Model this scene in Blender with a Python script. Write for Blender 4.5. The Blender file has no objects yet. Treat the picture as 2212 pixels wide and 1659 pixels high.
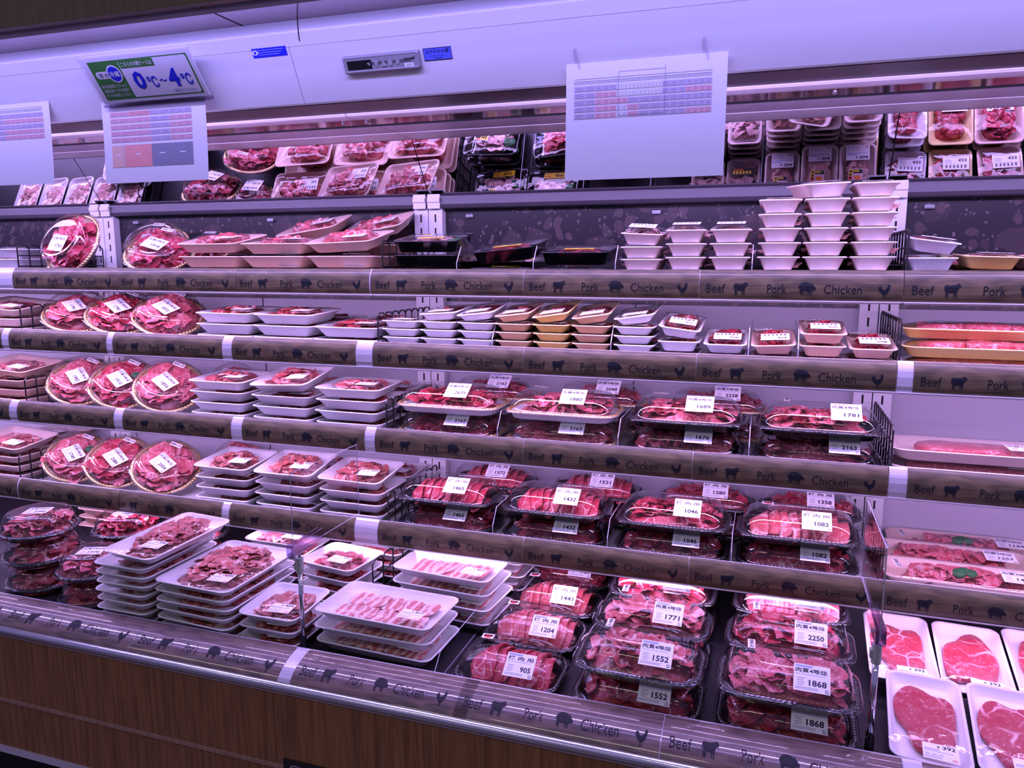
import bpy, bmesh, math, random
import numpy as np
from mathutils import Vector, Matrix, Euler
from mathutils.geometry import tessellate_polygon

# ------------------------------------------------------------------ camera, world, large lights, exposure
S = bpy.context.scene
COL = S.collection
PI = math.pi
CAMZ = 1.45
cam_d = bpy.data.cameras.new('camera')
cam_d.sensor_fit = 'HORIZONTAL'
cam_d.sensor_width = 36.0
cam_d.lens = 1661.0 / 2212.0 * 36.0
cam_d.clip_start = 0.02
cam = bpy.data.objects.new('camera', cam_d)
COL.objects.link(cam)
cam.location = (0, 0, CAMZ)
cam.rotation_euler = (math.radians(90 - 9.03), 0, math.radians(18.57))
S.camera = cam

S.view_settings.view_transform = 'Standard'
S.view_settings.look = 'None'
S.view_settings.gamma = 1
S.view_settings.exposure = 0.20
S.view_settings.use_curve_mapping = False
S.cycles.transparent_max_bounces = 12
S.cycles.max_bounces = 4
S.cycles.diffuse_bounces = 2
S.cycles.glossy_bounces = 3
S.cycles.caustics_reflective = False
S.cycles.caustics_refractive = False
S.cycles.adaptive_threshold = 0.08
S.cycles.light_sampling_threshold = 0.04

W = bpy.data.worlds.new('shop')
S.world = W
W.use_nodes = True
bg = W.node_tree.nodes['Background']
bg.inputs[0].default_value = (0.46, 0.37, 1.0, 1)
bg.inputs[1].default_value = 0.28


def area(name, loc, direction, sx, sy, power, color, spread=PI):
    d = bpy.data.lights.new(name, 'AREA')
    d.shape = 'RECTANGLE'
    d.size = sx
    d.size_y = sy
    d.energy = power
    d.color = color
    d.spread = spread
    o = bpy.data.objects.new(name, d)
    COL.objects.link(o)
    o.location = loc
    o.rotation_euler = Vector(direction).to_track_quat('-Z', 'Y').to_euler()
    return o


PINK = (0.70, 0.43, 1.0)
VIOLET = (0.38, 0.30, 1.0)
ROOM = (1.0, 0.88, 0.74)
# ceiling tubes of the shop, in rows behind the camera
for k in range(3):
    area('shop_ceiling_light', (-3.4 + 2.6 * k, -0.7, 2.9), (0, 0.15, -1), 1.2, 0.12, 5, ROOM)
    area('shop_ceiling_light', (-2.2 + 2.6 * k, -3.0, 2.9), (0, 0.15, -1), 1.2, 0.12, 5, ROOM)
# long lamps of the case canopy (one run over all bays)
area('hood_lamp', (-0.95, 1.337, 1.922), (0, 0.45, -0.90), 5.4, 0.02, 10.5, VIOLET, math.radians(160))
area('canopy_lamp_front', (-0.95, 1.545, 1.772), (0, 0.28, -0.96), 4.9, 0.03, 30, (0.53, 0.36, 1.0))
area('canopy_lamp_rear', (-0.95, 1.70, 1.768), (0, 0.50, -0.87), 4.9, 0.03, 7, (0.58, 0.40, 1.0))
SHELF_LAMP_POWER = 2.2

# ------------------------------------------------------------------ helpers
rnd = random.Random(7)


def link(o):
    COL.objects.link(o)
    return o


def tag(o, label=None, cat=None, group=None, kind=None):
    if label: o['label'] = label
    if cat: o['category'] = cat
    if group: o['group'] = group
    if kind: o['kind'] = kind
    return o


def empty(name, loc=(0, 0, 0), rot=(0, 0, 0)):
    o = bpy.data.objects.new(name, None)
    o.empty_display_size = 0.03
    o.location = loc
    o.rotation_euler = rot
    return link(o)


def ob(name, me, parent=None, loc=(0, 0, 0), rot=(0, 0, 0)):
    o = bpy.data.objects.new(name, me)
    o.parent = parent
    o.location = loc
    o.rotation_euler = rot
    return link(o)


class MB:
    """collects vertices and faces of one mesh"""
    def __init__(self):
        self.v = []
        self.f = []
        self.m = []

    def add(self, vs, fs, m=0):
        b = len(self.v)
        self.v.extend([tuple(p) for p in vs])
        for f in fs:
            self.f.append(tuple(i + b for i in f))
            self.m.append(m)

    def quad(self, a, b, c, d, m=0):
        self.add([a, b, c, d], [(0, 1, 2, 3)], m)

    def box(self, x0, x1, y0, y1, z0, z1, m=0):
        v = [(x0, y0, z0), (x1, y0, z0), (x1, y1, z0), (x0, y1, z0), (x0, y0, z1), (x1, y0, z1), (x1, y1, z1), (x0, y1, z1)]
        self.add(v, [(0, 3, 2, 1), (4, 5, 6, 7), (0, 1, 5, 4), (1, 2, 6, 5), (2, 3, 7, 6), (3, 0, 4, 7)], m)

    def bar(self, a, b, r, n=6, m=0):
        a = Vector(a); b = Vector(b)
        d = (b - a).normalized()
        u = d.orthogonal().normalized(); w = d.cross(u)
        vs = []
        for p in (a, b):
            for k in range(n):
                t = 2 * PI * k / n
                vs.append(p + u * (r * math.cos(t)) + w * (r * math.sin(t)))
        fs = [(k, (k + 1) % n, n + (k + 1) % n, n + k) for k in range(n)]
        fs += [tuple(range(n - 1, -1, -1)), tuple(range(n, 2 * n))]
        self.add(vs, fs, m)

    def loft(self, rings, cap0=True, cap1=True, m=0):
        n = len(rings[0])
        vs = [p for r in rings for p in r]
        fs = []
        for i in range(len(rings) - 1):
            for k in range(n):
                k2 = (k + 1) % n
                fs.append((i * n + k, i * n + k2, (i + 1) * n + k2, (i + 1) * n + k))
        if cap0: fs.append(tuple(range(n - 1, -1, -1)))
        if cap1: fs.append(tuple((len(rings) - 1) * n + k for k in range(n)))
        self.add(vs, fs, m)

    def profile_x(self, pts, x0, x1, m=0, closed=False):
        """extrude a (y, z) polyline along x"""
        n = len(pts)
        vs = [(x0, y, z) for y, z in pts] + [(x1, y, z) for y, z in pts]
        fs = [(k, n + k, n + k + 1, k + 1) for k in range(n - 1)]
        if closed:
            fs.append((n - 1, 2 * n - 1, n, 0))
            fs.append(tuple(range(n)))
            fs.append(tuple(range(2 * n - 1, n - 1, -1)))
        self.add(vs, fs, m)

    def poly(self, pts, fn, m=0):
        tris = tessellate_polygon([[Vector((x, y, 0)) for x, y in pts]])
        self.add([fn(x, y) for x, y in pts], [tuple(t) for t in tris], m)

    def mesh(self, name, mats, smooth=False):
        me = bpy.data.meshes.new(name)
        me.from_pydata(self.v, [], self.f)
        for mt in (mats if isinstance(mats, (list, tuple)) else [mats]):
            me.materials.append(mt)
        if any(self.m):
            me.polygons.foreach_set('material_index', self.m)
        if smooth:
            me.polygons.foreach_set('use_smooth', [True] * len(self.f))
        me.update()
        return me


def rr(w, d, r, z, n=5):
    """rounded rectangle ring, counter-clockwise"""
    r = max(0.0005, min(r, w / 2 - 1e-4, d / 2 - 1e-4))
    out = []
    for cx, cy, a0 in ((w / 2 - r, d / 2 - r, 0), (-w / 2 + r, d / 2 - r, PI / 2), (-w / 2 + r, -d / 2 + r, PI), (w / 2 - r, -d / 2 + r, 1.5 * PI)):
        for k in range(n + 1):
            a = a0 + PI / 2 * k / n
            out.append((cx + r * math.cos(a), cy + r * math.sin(a), z))
    return out


def resample(ring, M):
    p = np.array(ring + [ring[0]])
    s = np.r_[0, np.cumsum(np.linalg.norm(np.diff(p, axis=0), axis=1))]
    t = np.linspace(0, s[-1], M, endpoint=False)
    return np.stack([np.interp(t, s, p[:, k]) for k in range(3)], 1)


# ------------------------------------------------------------------ materials
def nodes_of(m):
    m.use_nodes = True
    return m.node_tree.nodes, m.node_tree.links


def plain(name, color, rough=0.5, metal=0.0, spec=0.5, coat=0.0, var=0.06, scale=40.0, bump=0.0, trans=None):
    """principled material whose colour varies slightly with noise"""
    m = bpy.data.materials.new(name)
    N, L = nodes_of(m)
    b = N['Principled BSDF']
    b.inputs['Roughness'].default_value = rough
    b.inputs['Metallic'].default_value = metal
    b.inputs['Specular IOR Level'].default_value = spec
    b.inputs['Coat Weight'].default_value = coat
    b.inputs['Coat Roughness'].default_value = 0.08
    tc = N.new('ShaderNodeTexCoord')
    nz = N.new('ShaderNodeTexNoise')
    nz.inputs['Scale'].default_value = scale
    nz.inputs['Detail'].default_value = 1
    L.new(tc.outputs['Object'], nz.inputs['Vector'])
    mx = N.new('ShaderNodeMix'); mx.data_type = 'RGBA'
    mx.inputs[6].default_value = (*[c * (1 - var) for c in color], 1)
    mx.inputs[7].default_value = (*[min(1, c * (1 + var)) for c in color], 1)
    L.new(nz.outputs['Fac'], mx.inputs[0])
    L.new(mx.outputs[2], b.inputs['Base Color'])
    if bump:
        bp = N.new('ShaderNodeBump')
        bp.inputs['Strength'].default_value = bump
        bp.inputs['Distance'].default_value = 0.002
        L.new(nz.outputs['Fac'], bp.inputs['Height'])
        L.new(bp.outputs[0], b.inputs['Normal'])
    return m


def clear(name, tint, rough, fres=1.45, bump=0.0, bscale=30.0, gain=1.0):
    """thin clear plastic: see-through with a Fresnel gloss"""
    m = bpy.data.materials.new(name)
    N, L = nodes_of(m)
    N.remove(N['Principled BSDF'])
    out = N['Material Output']
    tr = N.new('ShaderNodeBsdfTransparent'); tr.inputs[0].default_value = (*tint, 1)
    gl = N.new('ShaderNodeBsdfGlossy'); gl.inputs['Roughness'].default_value = rough
    fr = N.new('ShaderNodeFresnel'); fr.inputs[0].default_value = fres
    mu = N.new('ShaderNodeMath'); mu.operation = 'MULTIPLY'; mu.inputs[1].default_value = gain; mu.use_clamp = True
    mix = N.new('ShaderNodeMixShader')
    ge = N.new('ShaderNodeNewGeometry')       # a thin sheet reflects alike from both sides
    ex = N.new('ShaderNodeMath'); ex.operation = 'MULTIPLY_ADD'; ex.inputs[1].default_value = -2.0; ex.inputs[2].default_value = 1.0
    pw = N.new('ShaderNodeMath'); pw.operation = 'POWER'; pw.inputs[0].default_value = fres
    L.new(ge.outputs['Backfacing'], ex.inputs[0]); L.new(ex.outputs[0], pw.inputs[1]); L.new(pw.outputs[0], fr.inputs[0])
    L.new(fr.outputs[0], mu.inputs[0]); L.new(mu.outputs[0], mix.inputs[0])
    L.new(tr.outputs[0], mix.inputs[1]); L.new(gl.outputs[0], mix.inputs[2])
    L.new(mix.outputs[0], out.inputs[0])
    if bump:
        tc = N.new('ShaderNodeTexCoord'); nz = N.new('ShaderNodeTexNoise'); bp = N.new('ShaderNodeBump')
        oi = N.new('ShaderNodeObjectInfo'); ad = N.new('ShaderNodeVectorMath'); ad.operation = 'ADD'
        nz.inputs['Scale'].default_value = bscale; nz.inputs['Detail'].default_value = 2
        bp.inputs['Strength'].default_value = bump; bp.inputs['Distance'].default_value = 0.004
        L.new(tc.outputs['Object'], ad.inputs[0]); L.new(oi.outputs['Random'], ad.inputs[1])
        L.new(ad.outputs[0], nz.inputs['Vector']); L.new(nz.outputs['Fac'], bp.inputs['Height'])
        L.new(bp.outputs[0], gl.inputs['Normal']); L.new(bp.outputs[0], fr.inputs['Normal'])
    return m


def wood(name, dark, light, scale, stretch, rough, coat=0.0, figure=0.0):
    m = bpy.data.materials.new(name)
    N, L = nodes_of(m)
    b = N['Principled BSDF']
    tc = N.new('ShaderNodeTexCoord'); mp = N.new('ShaderNodeMapping')
    mp.inputs['Scale'].default_value = stretch
    L.new(tc.outputs['Object'], mp.inputs['Vector'])
    n1 = N.new('ShaderNodeTexNoise'); n1.inputs['Scale'].default_value = scale; n1.inputs['Detail'].default_value = 6; n1.inputs['Roughness'].default_value = 0.65
    L.new(mp.outputs[0], n1.inputs['Vector'])
    fac = n1.outputs['Fac']
    if figure:
        mp2 = N.new('ShaderNodeMapping'); mp2.inputs['Scale'].default_value = (3.5, 20, 13)
        L.new(tc.outputs['Object'], mp2.inputs['Vector'])
        n2 = N.new('ShaderNodeTexNoise'); n2.inputs['Scale'].default_value = 2.2; n2.inputs['Detail'].default_value = 1.5
        L.new(mp2.outputs[0], n2.inputs['Vector'])
        ml = N.new('ShaderNodeMath'); ml.operation = 'MULTIPLY'; ml.inputs[1].default_value = 26
        sn = N.new('ShaderNodeMath'); sn.operation = 'SINE'
        L.new(n2.outputs['Fac'], ml.inputs[0]); L.new(ml.outputs[0], sn.inputs[0])
        ma = N.new('ShaderNodeMath'); ma.operation = 'MULTIPLY_ADD'; ma.inputs[1].default_value = figure
        L.new(sn.outputs[0], ma.inputs[0]); L.new(n1.outputs['Fac'], ma.inputs[2])
        fac = ma.outputs[0]
    rp = N.new('ShaderNodeValToRGB')
    rp.color_ramp.elements[0].position = 0.32; rp.color_ramp.elements[0].color = (*dark, 1)
    rp.color_ramp.elements[1].position = 0.68; rp.color_ramp.elements[1].color = (*light, 1)
    L.new(fac, rp.inputs[0]); L.new(rp.outputs[0], b.inputs['Base Color'])
    b.inputs['Roughness'].default_value = rough
    b.inputs['Coat Weight'].default_value = coat
    b.inputs['Coat Roughness'].default_value = 0.12 if coat < 0.9 else 0.06
    return m


def meat_mat(name, lean, lean2, fat, cells, fat_cut, marbling, rough=0.32, stripes=None):
    """raw meat: lean flesh with fat seams (large) and marbling (fine)"""
    m = bpy.data.materials.new(name)
    N, L = nodes_of(m)
    b = N['Principled BSDF']
    tc = N.new('ShaderNodeTexCoord'); oi = N.new('ShaderNodeObjectInfo')
    sc = N.new('ShaderNodeVectorMath'); sc.operation = 'MULTIPLY_ADD'
    L.new(oi.outputs['Random'], sc.inputs[0]); sc.inputs[1].default_value = (3.1, 1.7, 2.3)
    L.new(tc.outputs['Object'], sc.inputs[2])
    vec = sc.outputs[0]
    wn = N.new('ShaderNodeTexNoise'); wn.inputs['Scale'].default_value = cells * 0.9; wn.inputs['Detail'].default_value = 2
    L.new(vec, wn.inputs['Vector'])
    wp = N.new('ShaderNodeVectorMath'); wp.operation = 'MULTIPLY_ADD'; wp.inputs[1].default_value = (0.035,) * 3
    L.new(wn.outputs['Color'], wp.inputs[0]); L.new(vec, wp.inputs[2])
    v1 = N.new('ShaderNodeTexVoronoi'); v1.feature = 'DISTANCE_TO_EDGE'; v1.inputs['Scale'].default_value = cells
    L.new(wp.outputs[0], v1.inputs['Vector'])
    n2 = N.new('ShaderNodeTexNoise'); n2.inputs['Scale'].default_value = cells * 5; n2.inputs['Detail'].default_value = 4; n2.inputs['Roughness'].default_value = 0.7
    n2.inputs['Distortion'].default_value = 1.2
    L.new(wp.outputs[0], n2.inputs['Vector'])
    n3 = N.new('ShaderNodeTexNoise'); n3.inputs['Scale'].default_value = cells * 0.7; n3.inputs['Detail'].default_value = 2
    L.new(vec, n3.inputs['Vector'])
    r1 = N.new('ShaderNodeMapRange'); r1.inputs['From Min'].default_value = fat_cut * 1.6; r1.inputs['From Max'].default_value = fat_cut * 0.4
    r1.interpolation_type = 'SMOOTHSTEP'
    L.new(v1.outputs['Distance'], r1.inputs['Value'])
    gate = N.new('ShaderNodeMapRange'); gate.inputs['From Min'].default_value = 0.42; gate.inputs['From Max'].default_value = 0.58
    L.new(n3.outputs['Fac'], gate.inputs['Value'])
    g2 = N.new('ShaderNodeMath'); g2.operation = 'MULTIPLY'
    L.new(r1.outputs[0], g2.inputs[0]); L.new(gate.outputs[0], g2.inputs[1])
    r2 = N.new('ShaderNodeMapRange'); r2.inputs['From Min'].default_value = 0.62 - marbling * 0.2; r2.inputs['From Max'].default_value = 0.78 - marbling * 0.2
    L.new(n2.outputs['Fac'], r2.inputs['Value'])
    r2m = N.new('ShaderNodeMath'); r2m.operation = 'MULTIPLY'; r2m.inputs[1].default_value = 0.75
    L.new(r2.outputs[0], r2m.inputs[0])
    mxm = N.new('ShaderNodeMath'); mxm.operation = 'MAXIMUM'
    L.new(g2.outputs[0], mxm.inputs[0]); L.new(r2m.outputs[0], mxm.inputs[1])
    fac = mxm.outputs[0]
    if stripes:
        sx = N.new('ShaderNodeSeparateXYZ'); L.new(wp.outputs[0], sx.inputs[0])
        ml = N.new('ShaderNodeMath'); ml.operation = 'MULTIPLY'; ml.inputs[1].default_value = stripes
        L.new(sx.outputs['X'], ml.inputs[0])
        sn = N.new('ShaderNodeMath'); sn.operation = 'SINE'; L.new(ml.outputs[0], sn.inputs[0])
        mr = N.new('ShaderNodeMapRange'); mr.inputs['From Min'].default_value = 0.0; mr.inputs['From Max'].default_value = 0.5
        L.new(sn.outputs[0], mr.inputs['Value'])
        mm = N.new('ShaderNodeMath'); mm.operation = 'MAXIMUM'
        L.new(mr.outputs[0], mm.inputs[0]); L.new(fac, mm.inputs[1]); fac = mm.outputs[0]
    lm = N.new('ShaderNodeMix'); lm.data_type = 'RGBA'
    lm.inputs[6].default_value = (*lean, 1); lm.inputs[7].default_value = (*lean2, 1)
    L.new(n3.outputs['Fac'], lm.inputs[0])
    fm = N.new('ShaderNodeMix'); fm.data_type = 'RGBA'
    L.new(fac, fm.inputs[0]); L.new(lm.outputs[2], fm.inputs[6]); fm.inputs[7].default_value = (*fat, 1)
    L.new(fm.outputs[2], b.inputs['Base Color'])
    b.inputs['Roughness'].default_value = rough
    b.inputs['Subsurface Weight'].default_value = 0.0
    bp = N.new('ShaderNodeBump'); bp.inputs['Strength'].default_value = 0.45; bp.inputs['Distance'].default_value = 0.002
    L.new(n2.outputs['Fac'], bp.inputs['Height']); L.new(bp.outputs[0], b.inputs['Normal'])
    return m


M = {}
M['foam_white'] = plain('white_foam', (0.86, 0.84, 0.86), 0.42, var=0.02, scale=120, bump=0.05)
M['foam_peach'] = plain('peach_foam', (0.92, 0.66, 0.54), 0.42, var=0.03, scale=120, bump=0.05)
M['foam_blush'] = plain('blush_foam', (0.93, 0.75, 0.68), 0.42, var=0.03, scale=120, bump=0.05)
M['foam_yellow'] = plain('yellow_foam', (0.88, 0.66, 0.30), 0.42, var=0.05, scale=80, bump=0.05)
M['foam_tan'] = plain('tan_foam', (0.80, 0.58, 0.40), 0.42, var=0.05, scale=80, bump=0.05)
M['black_plastic'] = plain('black_plastic', (0.012, 0.012, 0.014), 0.12, spec=0.6)
M['gold'] = plain('gold_rim', (0.86, 0.60, 0.28), 0.30, metal=0.75, var=0.15, scale=200)
M['black_rim'] = plain('black_woven_rim', (0.02, 0.02, 0.024), 0.22, spec=0.7, var=0.3, scale=300)
M['lid'] = clear('clear_lid', (0.97, 0.97, 0.98), 0.03, 1.55, bump=0.07, bscale=20, gain=1.5)
M['film'] = clear('cling_film', (0.97, 0.96, 0.97), 0.05, 1.45, bump=0.4, bscale=22, gain=1.4)
M['acrylic'] = clear('clear_acrylic', (0.96, 0.96, 0.97), 0.02, 1.45, gain=0.9)
M['acrylic_edge'] = plain('acrylic_edge', (0.55, 0.52, 0.62), 0.2)
M['paper'] = plain('label_paper', (0.88, 0.87, 0.88), 0.55, var=0.01)
M['sheet'] = plain('print_paper', (0.80, 0.80, 0.84), 0.7, var=0.01)
M['navy'] = plain('navy_ink', (0.008, 0.008, 0.030), 0.6)
M['blueink'] = plain('blue_ink', (0.01, 0.02, 0.62), 0.5)
M['paleblue'] = plain('pale_blue_ink', (0.35, 0.42, 0.75), 0.6)
M['black_ink'] = plain('black_ink', (0.012, 0.010, 0.014), 0.6)
M['red_ink'] = plain('red_ink', (0.75, 0.03, 0.05), 0.5)
M['pink_ink'] = plain('pink_ink', (0.85, 0.45, 0.50), 0.6)
M['lilac_ink'] = plain('lilac_ink', (0.58, 0.50, 0.66), 0.6)
M['salmon_ink'] = plain('salmon_ink', (0.85, 0.35, 0.33), 0.6)
M['slate_ink'] = plain('slate_ink', (0.25, 0.26, 0.36), 0.6)
M['green_ink'] = plain('green_ink', (0.05, 0.24, 0.04), 0.5)
M['white_ink'] = plain('white_ink', (0.86, 0.86, 0.88), 0.5)
M['yellow_ink'] = plain('yellow_label', (0.90, 0.62, 0.02), 0.5)
M['orange_ink'] = plain('orange_ink', (0.85, 0.22, 0.03), 0.5)
M['strip_ink'] = plain('strip_ink', (0.006, 0.008, 0.014), 0.6, spec=0.3)
M['metal_white'] = plain('white_enamel', (0.80, 0.80, 0.82), 0.32, var=0.02, scale=3)
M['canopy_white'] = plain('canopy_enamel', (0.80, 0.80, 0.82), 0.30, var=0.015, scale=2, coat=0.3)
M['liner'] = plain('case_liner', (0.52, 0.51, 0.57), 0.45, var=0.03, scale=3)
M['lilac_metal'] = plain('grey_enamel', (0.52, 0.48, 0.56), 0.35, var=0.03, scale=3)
M['rail_grey'] = plain('grey_rail', (0.085, 0.078, 0.095), 0.4, metal=0.2, var=0.03, scale=3)
M['dark_bronze'] = plain('air_grille_bronze', (0.055, 0.04, 0.04), 0.4, var=0.1)
M['steel'] = plain('brushed_steel', (0.72, 0.72, 0.75), 0.22, metal=0.9, var=0.04)
M['chrome'] = plain('chrome', (0.85, 0.85, 0.87), 0.06, metal=1.0, var=0.02)
M['mirror'] = plain('mirror_glass', (0.82, 0.80, 0.83), 0.01, metal=1.0, var=0.0)
M['hood_gloss'] = plain('glossy_hood_metal', (0.42, 0.33, 0.34), 0.10, metal=0.85, var=0.05, scale=6)
M['black_wire'] = plain('black_coated_wire', (0.010, 0.010, 0.011), 0.35)
M['black_deck'] = plain('black_deck', (0.015, 0.015, 0.018), 0.4)
M['black_toe'] = plain('black_toe', (0.004, 0.004, 0.004), 0.8)
M['rail'] = plain('frosted_rail', (0.55, 0.53, 0.60), 0.2, coat=0.5)
M['rail_edge'] = plain('lit_rail_edge', (0.90, 0.82, 0.90), 0.3)  # pale pink puts the shelf lamp's light into the edge colour
M['grey_plastic'] = plain('grey_plastic', (0.36, 0.36, 0.38), 0.4)
M['ctrl_grey'] = plain('controller_grey', (0.30, 0.30, 0.33), 0.35)
M['sage'] = plain('sage_plastic', (0.36, 0.40, 0.34), 0.4)
M['leaf'] = plain('garnish_green', (0.03, 0.16, 0.05), 0.5, var=0.5, scale=160, bump=0.6)
M['floor'] = plain('dark_floor_tile', (0.10, 0.09, 0.085), 0.25, var=0.15, scale=4)
M['wood_strip'] = wood('walnut_strip', (0.054, 0.039, 0.018), (0.132, 0.096, 0.047), 5.0, (1.6, 40, 42), 0.6, coat=0.25, figure=0.14)
M['lip_strip'] = wood('walnut_lip_strip', (0.065, 0.041, 0.035), (0.160, 0.104, 0.086), 5.0, (1.6, 40, 42), 0.4, coat=1.0, figure=0.14)
M['wood_panel'] = wood('brown_wood_panel', (0.150, 0.062, 0.022), (0.320, 0.150, 0.058), 5.0, (26, 26, 1.1), 0.42)
M['wood_band'] = wood('light_wood_band', (0.24, 0.15, 0.09), (0.40, 0.26, 0.17), 5.0, (30, 26, 2.0), 0.40)
M['wood_shaded'] = wood('shaded_wood_fascia', (0.07, 0.05, 0.018), (0.13, 0.095, 0.035), 5.0, (26, 26, 1.1), 0.5)  # shade on the unlit hood front is put into this darker brown
BEEF = ((0.45, 0.018, 0.046), (0.55, 0.046, 0.080), (0.82, 0.48, 0.50))
M['beef'] = meat_mat('beef', *BEEF, 26, 0.032, 0.32)
M['beef_dark'] = meat_mat('dark_beef', (0.40, 0.02, 0.035), (0.52, 0.05, 0.07), (0.80, 0.45, 0.46), 28, 0.03, 0.25)
M['wagyu'] = meat_mat('marbled_beef', (0.50, 0.034, 0.064), (0.58, 0.075, 0.105), (0.82, 0.40, 0.43), 34, 0.05, 0.75)
M['pork'] = meat_mat('pork', (0.47, 0.050, 0.066), (0.58, 0.115, 0.125), (0.83, 0.52, 0.50), 24, 0.06, 0.35)
M['pork_scrap'] = meat_mat('pork_trimmings', (0.37, 0.055, 0.052), (0.50, 0.125, 0.110), (0.80, 0.50, 0.47), 34, 0.06, 0.35)
M['belly'] = meat_mat('pork_belly', (0.60, 0.14, 0.15), (0.70, 0.24, 0.23), (0.90, 0.66, 0.62), 22, 0.05, 0.4, stripes=300.0)
M['chicken'] = meat_mat('chicken', (0.68, 0.26, 0.23), (0.78, 0.40, 0.35), (0.90, 0.66, 0.58), 30, 0.05, 0.35)
M['steak'] = meat_mat('pork_steak', (0.40, 0.022, 0.045), (0.49, 0.052, 0.078), (0.84, 0.46, 0.48), 21, 0.045, 0.34)
M['offal'] = meat_mat('offal', (0.70, 0.34, 0.34), (0.80, 0.50, 0.48), (0.90, 0.74, 0.70), 30, 0.06, 0.4)


def terrazzo():
    m = bpy.data.materials.new('dark_terrazzo')
    N, L = nodes_of(m)
    b = N['Principled BSDF']; b.inputs['Roughness'].default_value = 0.3
    tc = N.new('ShaderNodeTexCoord')
    nz = N.new('ShaderNodeTexNoise'); nz.inputs['Scale'].default_value = 16; nz.inputs['Detail'].default_value = 3
    L.new(tc.outputs['Object'], nz.inputs['Vector'])
    wp = N.new('ShaderNodeVectorMath'); wp.operation = 'MULTIPLY_ADD'; wp.inputs[1].default_value = (0.05,) * 3
    L.new(nz.outputs['Color'], wp.inputs[0]); L.new(tc.outputs['Object'], wp.inputs[2])
    prev = None
    base = N.new('ShaderNodeRGB'); base.outputs[0].default_value = (0.024, 0.019, 0.025, 1)
    prev = base.outputs[0]
    for scale, rad, keep, c1, c2 in ((12, 0.46, 0.52, (0.032, 0.023, 0.029), (0.075, 0.050, 0.056)), (30, 0.42, 0.66, (0.036, 0.026, 0.032), (0.10, 0.068, 0.074)), (80, 0.34, 0.70, (0.06, 0.045, 0.052), (0.17, 0.135, 0.145))):
        v = N.new('ShaderNodeTexVoronoi'); v.inputs['Scale'].default_value = scale
        L.new(wp.outputs[0], v.inputs['Vector'])
        sp = N.new('ShaderNodeSeparateColor'); L.new(v.outputs['Color'], sp.inputs[0])
        lt = N.new('ShaderNodeMath'); lt.operation = 'LESS_THAN'; lt.inputs[1].default_value = rad
        L.new(v.outputs['Distance'], lt.inputs[0])
        gt = N.new('ShaderNodeMath'); gt.operation = 'GREATER_THAN'; gt.inputs[1].default_value = keep
        L.new(sp.outputs[0], gt.inputs[0])
        mu = N.new('ShaderNodeMath'); mu.operation = 'MULTIPLY'
        L.new(lt.outputs[0], mu.inputs[0]); L.new(gt.outputs[0], mu.inputs[1])
        cm = N.new('ShaderNodeMix'); cm.data_type = 'RGBA'; cm.inputs[6].default_value = (*c1, 1); cm.inputs[7].default_value = (*c2, 1)
        L.new(sp.outputs[1], cm.inputs[0])
        mx = N.new('ShaderNodeMix'); mx.data_type = 'RGBA'
        L.new(mu.outputs[0], mx.inputs[0]); L.new(prev, mx.inputs[6]); L.new(cm.outputs[2], mx.inputs[7])
        prev = mx.outputs[2]
    L.new(prev, b.inputs['Base Color'])
    return m


M['terrazzo'] = terrazzo()

# ------------------------------------------------------------------ lettering: all strings are turned into outlines once
PRICES = ['2635', '2162', '1880', '2048', '1689', '1676', '2228', '1781', '1465', '1372', '1432', '1521', '1046', '1082', '905', '1204', '1441', '1552', '1771', '1294', '1868', '2250', '1404', '1761', '1916', '1790', '1832', '1982', '1910', '1856', '1749', '2084', '2054', '1506', '1144', '1257', '1442', '762', '638', '660', '819', '770', '471', '433', '720', '663', '817', '803', '816', '808', '813', '899', '328', '454', '472', '426', '801', '428', '449', '439', '392', '241', '304', '380', '372', '497', '400', '508', '494', '1314', '1614', '2163', '1280', '1358', '781']
TITLES = ['肉質4等級', '焼 肉 用', '国', '産', '牛', '肉']
TXT = {}


def make_texts(items):
    objs = []
    for key, body, off in items:
        c = bpy.data.curves.new('lettering', 'FONT')
        c.body = body; c.size = 1.0; c.resolution_u = 2; c.offset = off
        c.align_x = 'LEFT'
        o = bpy.data.objects.new('lettering', c)
        COL.objects.link(o)
        objs.append((key, o, c))
    dg = bpy.context.evaluated_depsgraph_get()
    for key, o, c in objs:
        me = o.evaluated_get(dg).to_mesh()
        v = np.array([p.co[:2] for p in me.vertices]) if len(me.vertices) else np.zeros((0, 2))
        f = [tuple(p.vertices) for p in me.polygons]
        if len(v):
            lo, hi = v.min(0), v.max(0)
            v = v - lo
            TXT[key] = (v, f, hi - lo)
        o.to_mesh_clear()
    for key, o, c in objs:
        bpy.data.objects.remove(o)
        bpy.data.curves.remove(c)


items = [('p' + p, p, 0.028) for p in PRICES] + [(t, t, 0.02) for t in TITLES]
items += [(t, t, 0.0) for t in ('Beef', 'Pork', 'Chicken')]
items += [('yen' + p, '¥' + p, 0.028) for p in ('269', '399')] + [('yen', '¥', 0.02)]
items += [('GALILEI', 'GALILEI', 0.03), ('2-11', '2-11', 0.01), ('℃', '℃', 0.02), ('0', '0', 0.035), ('4', '4', 0.035), ('〜', '〜', 0.02),
          ('精肉', '精 肉', 0.01), ('冷蔵', '冷蔵', 0.02), ('こちら', 'こちらの冷蔵ケースは', 0.01), ('で管理', 'で管理されております。', 0.0),
          ('集中', '集中温度管理システムにて', 0.0), ('温度', '温度記録データを店舗で', 0.0), ('デジ', 'デジタル記録しています。', 0.0),
          ('みや', 'みやわかの郷', 0.01), ('MIYA', 'MIYAWAKA NO SATO', 0.0), ('BEEF', 'BEEF', 0.02)]
make_texts(items)


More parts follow.
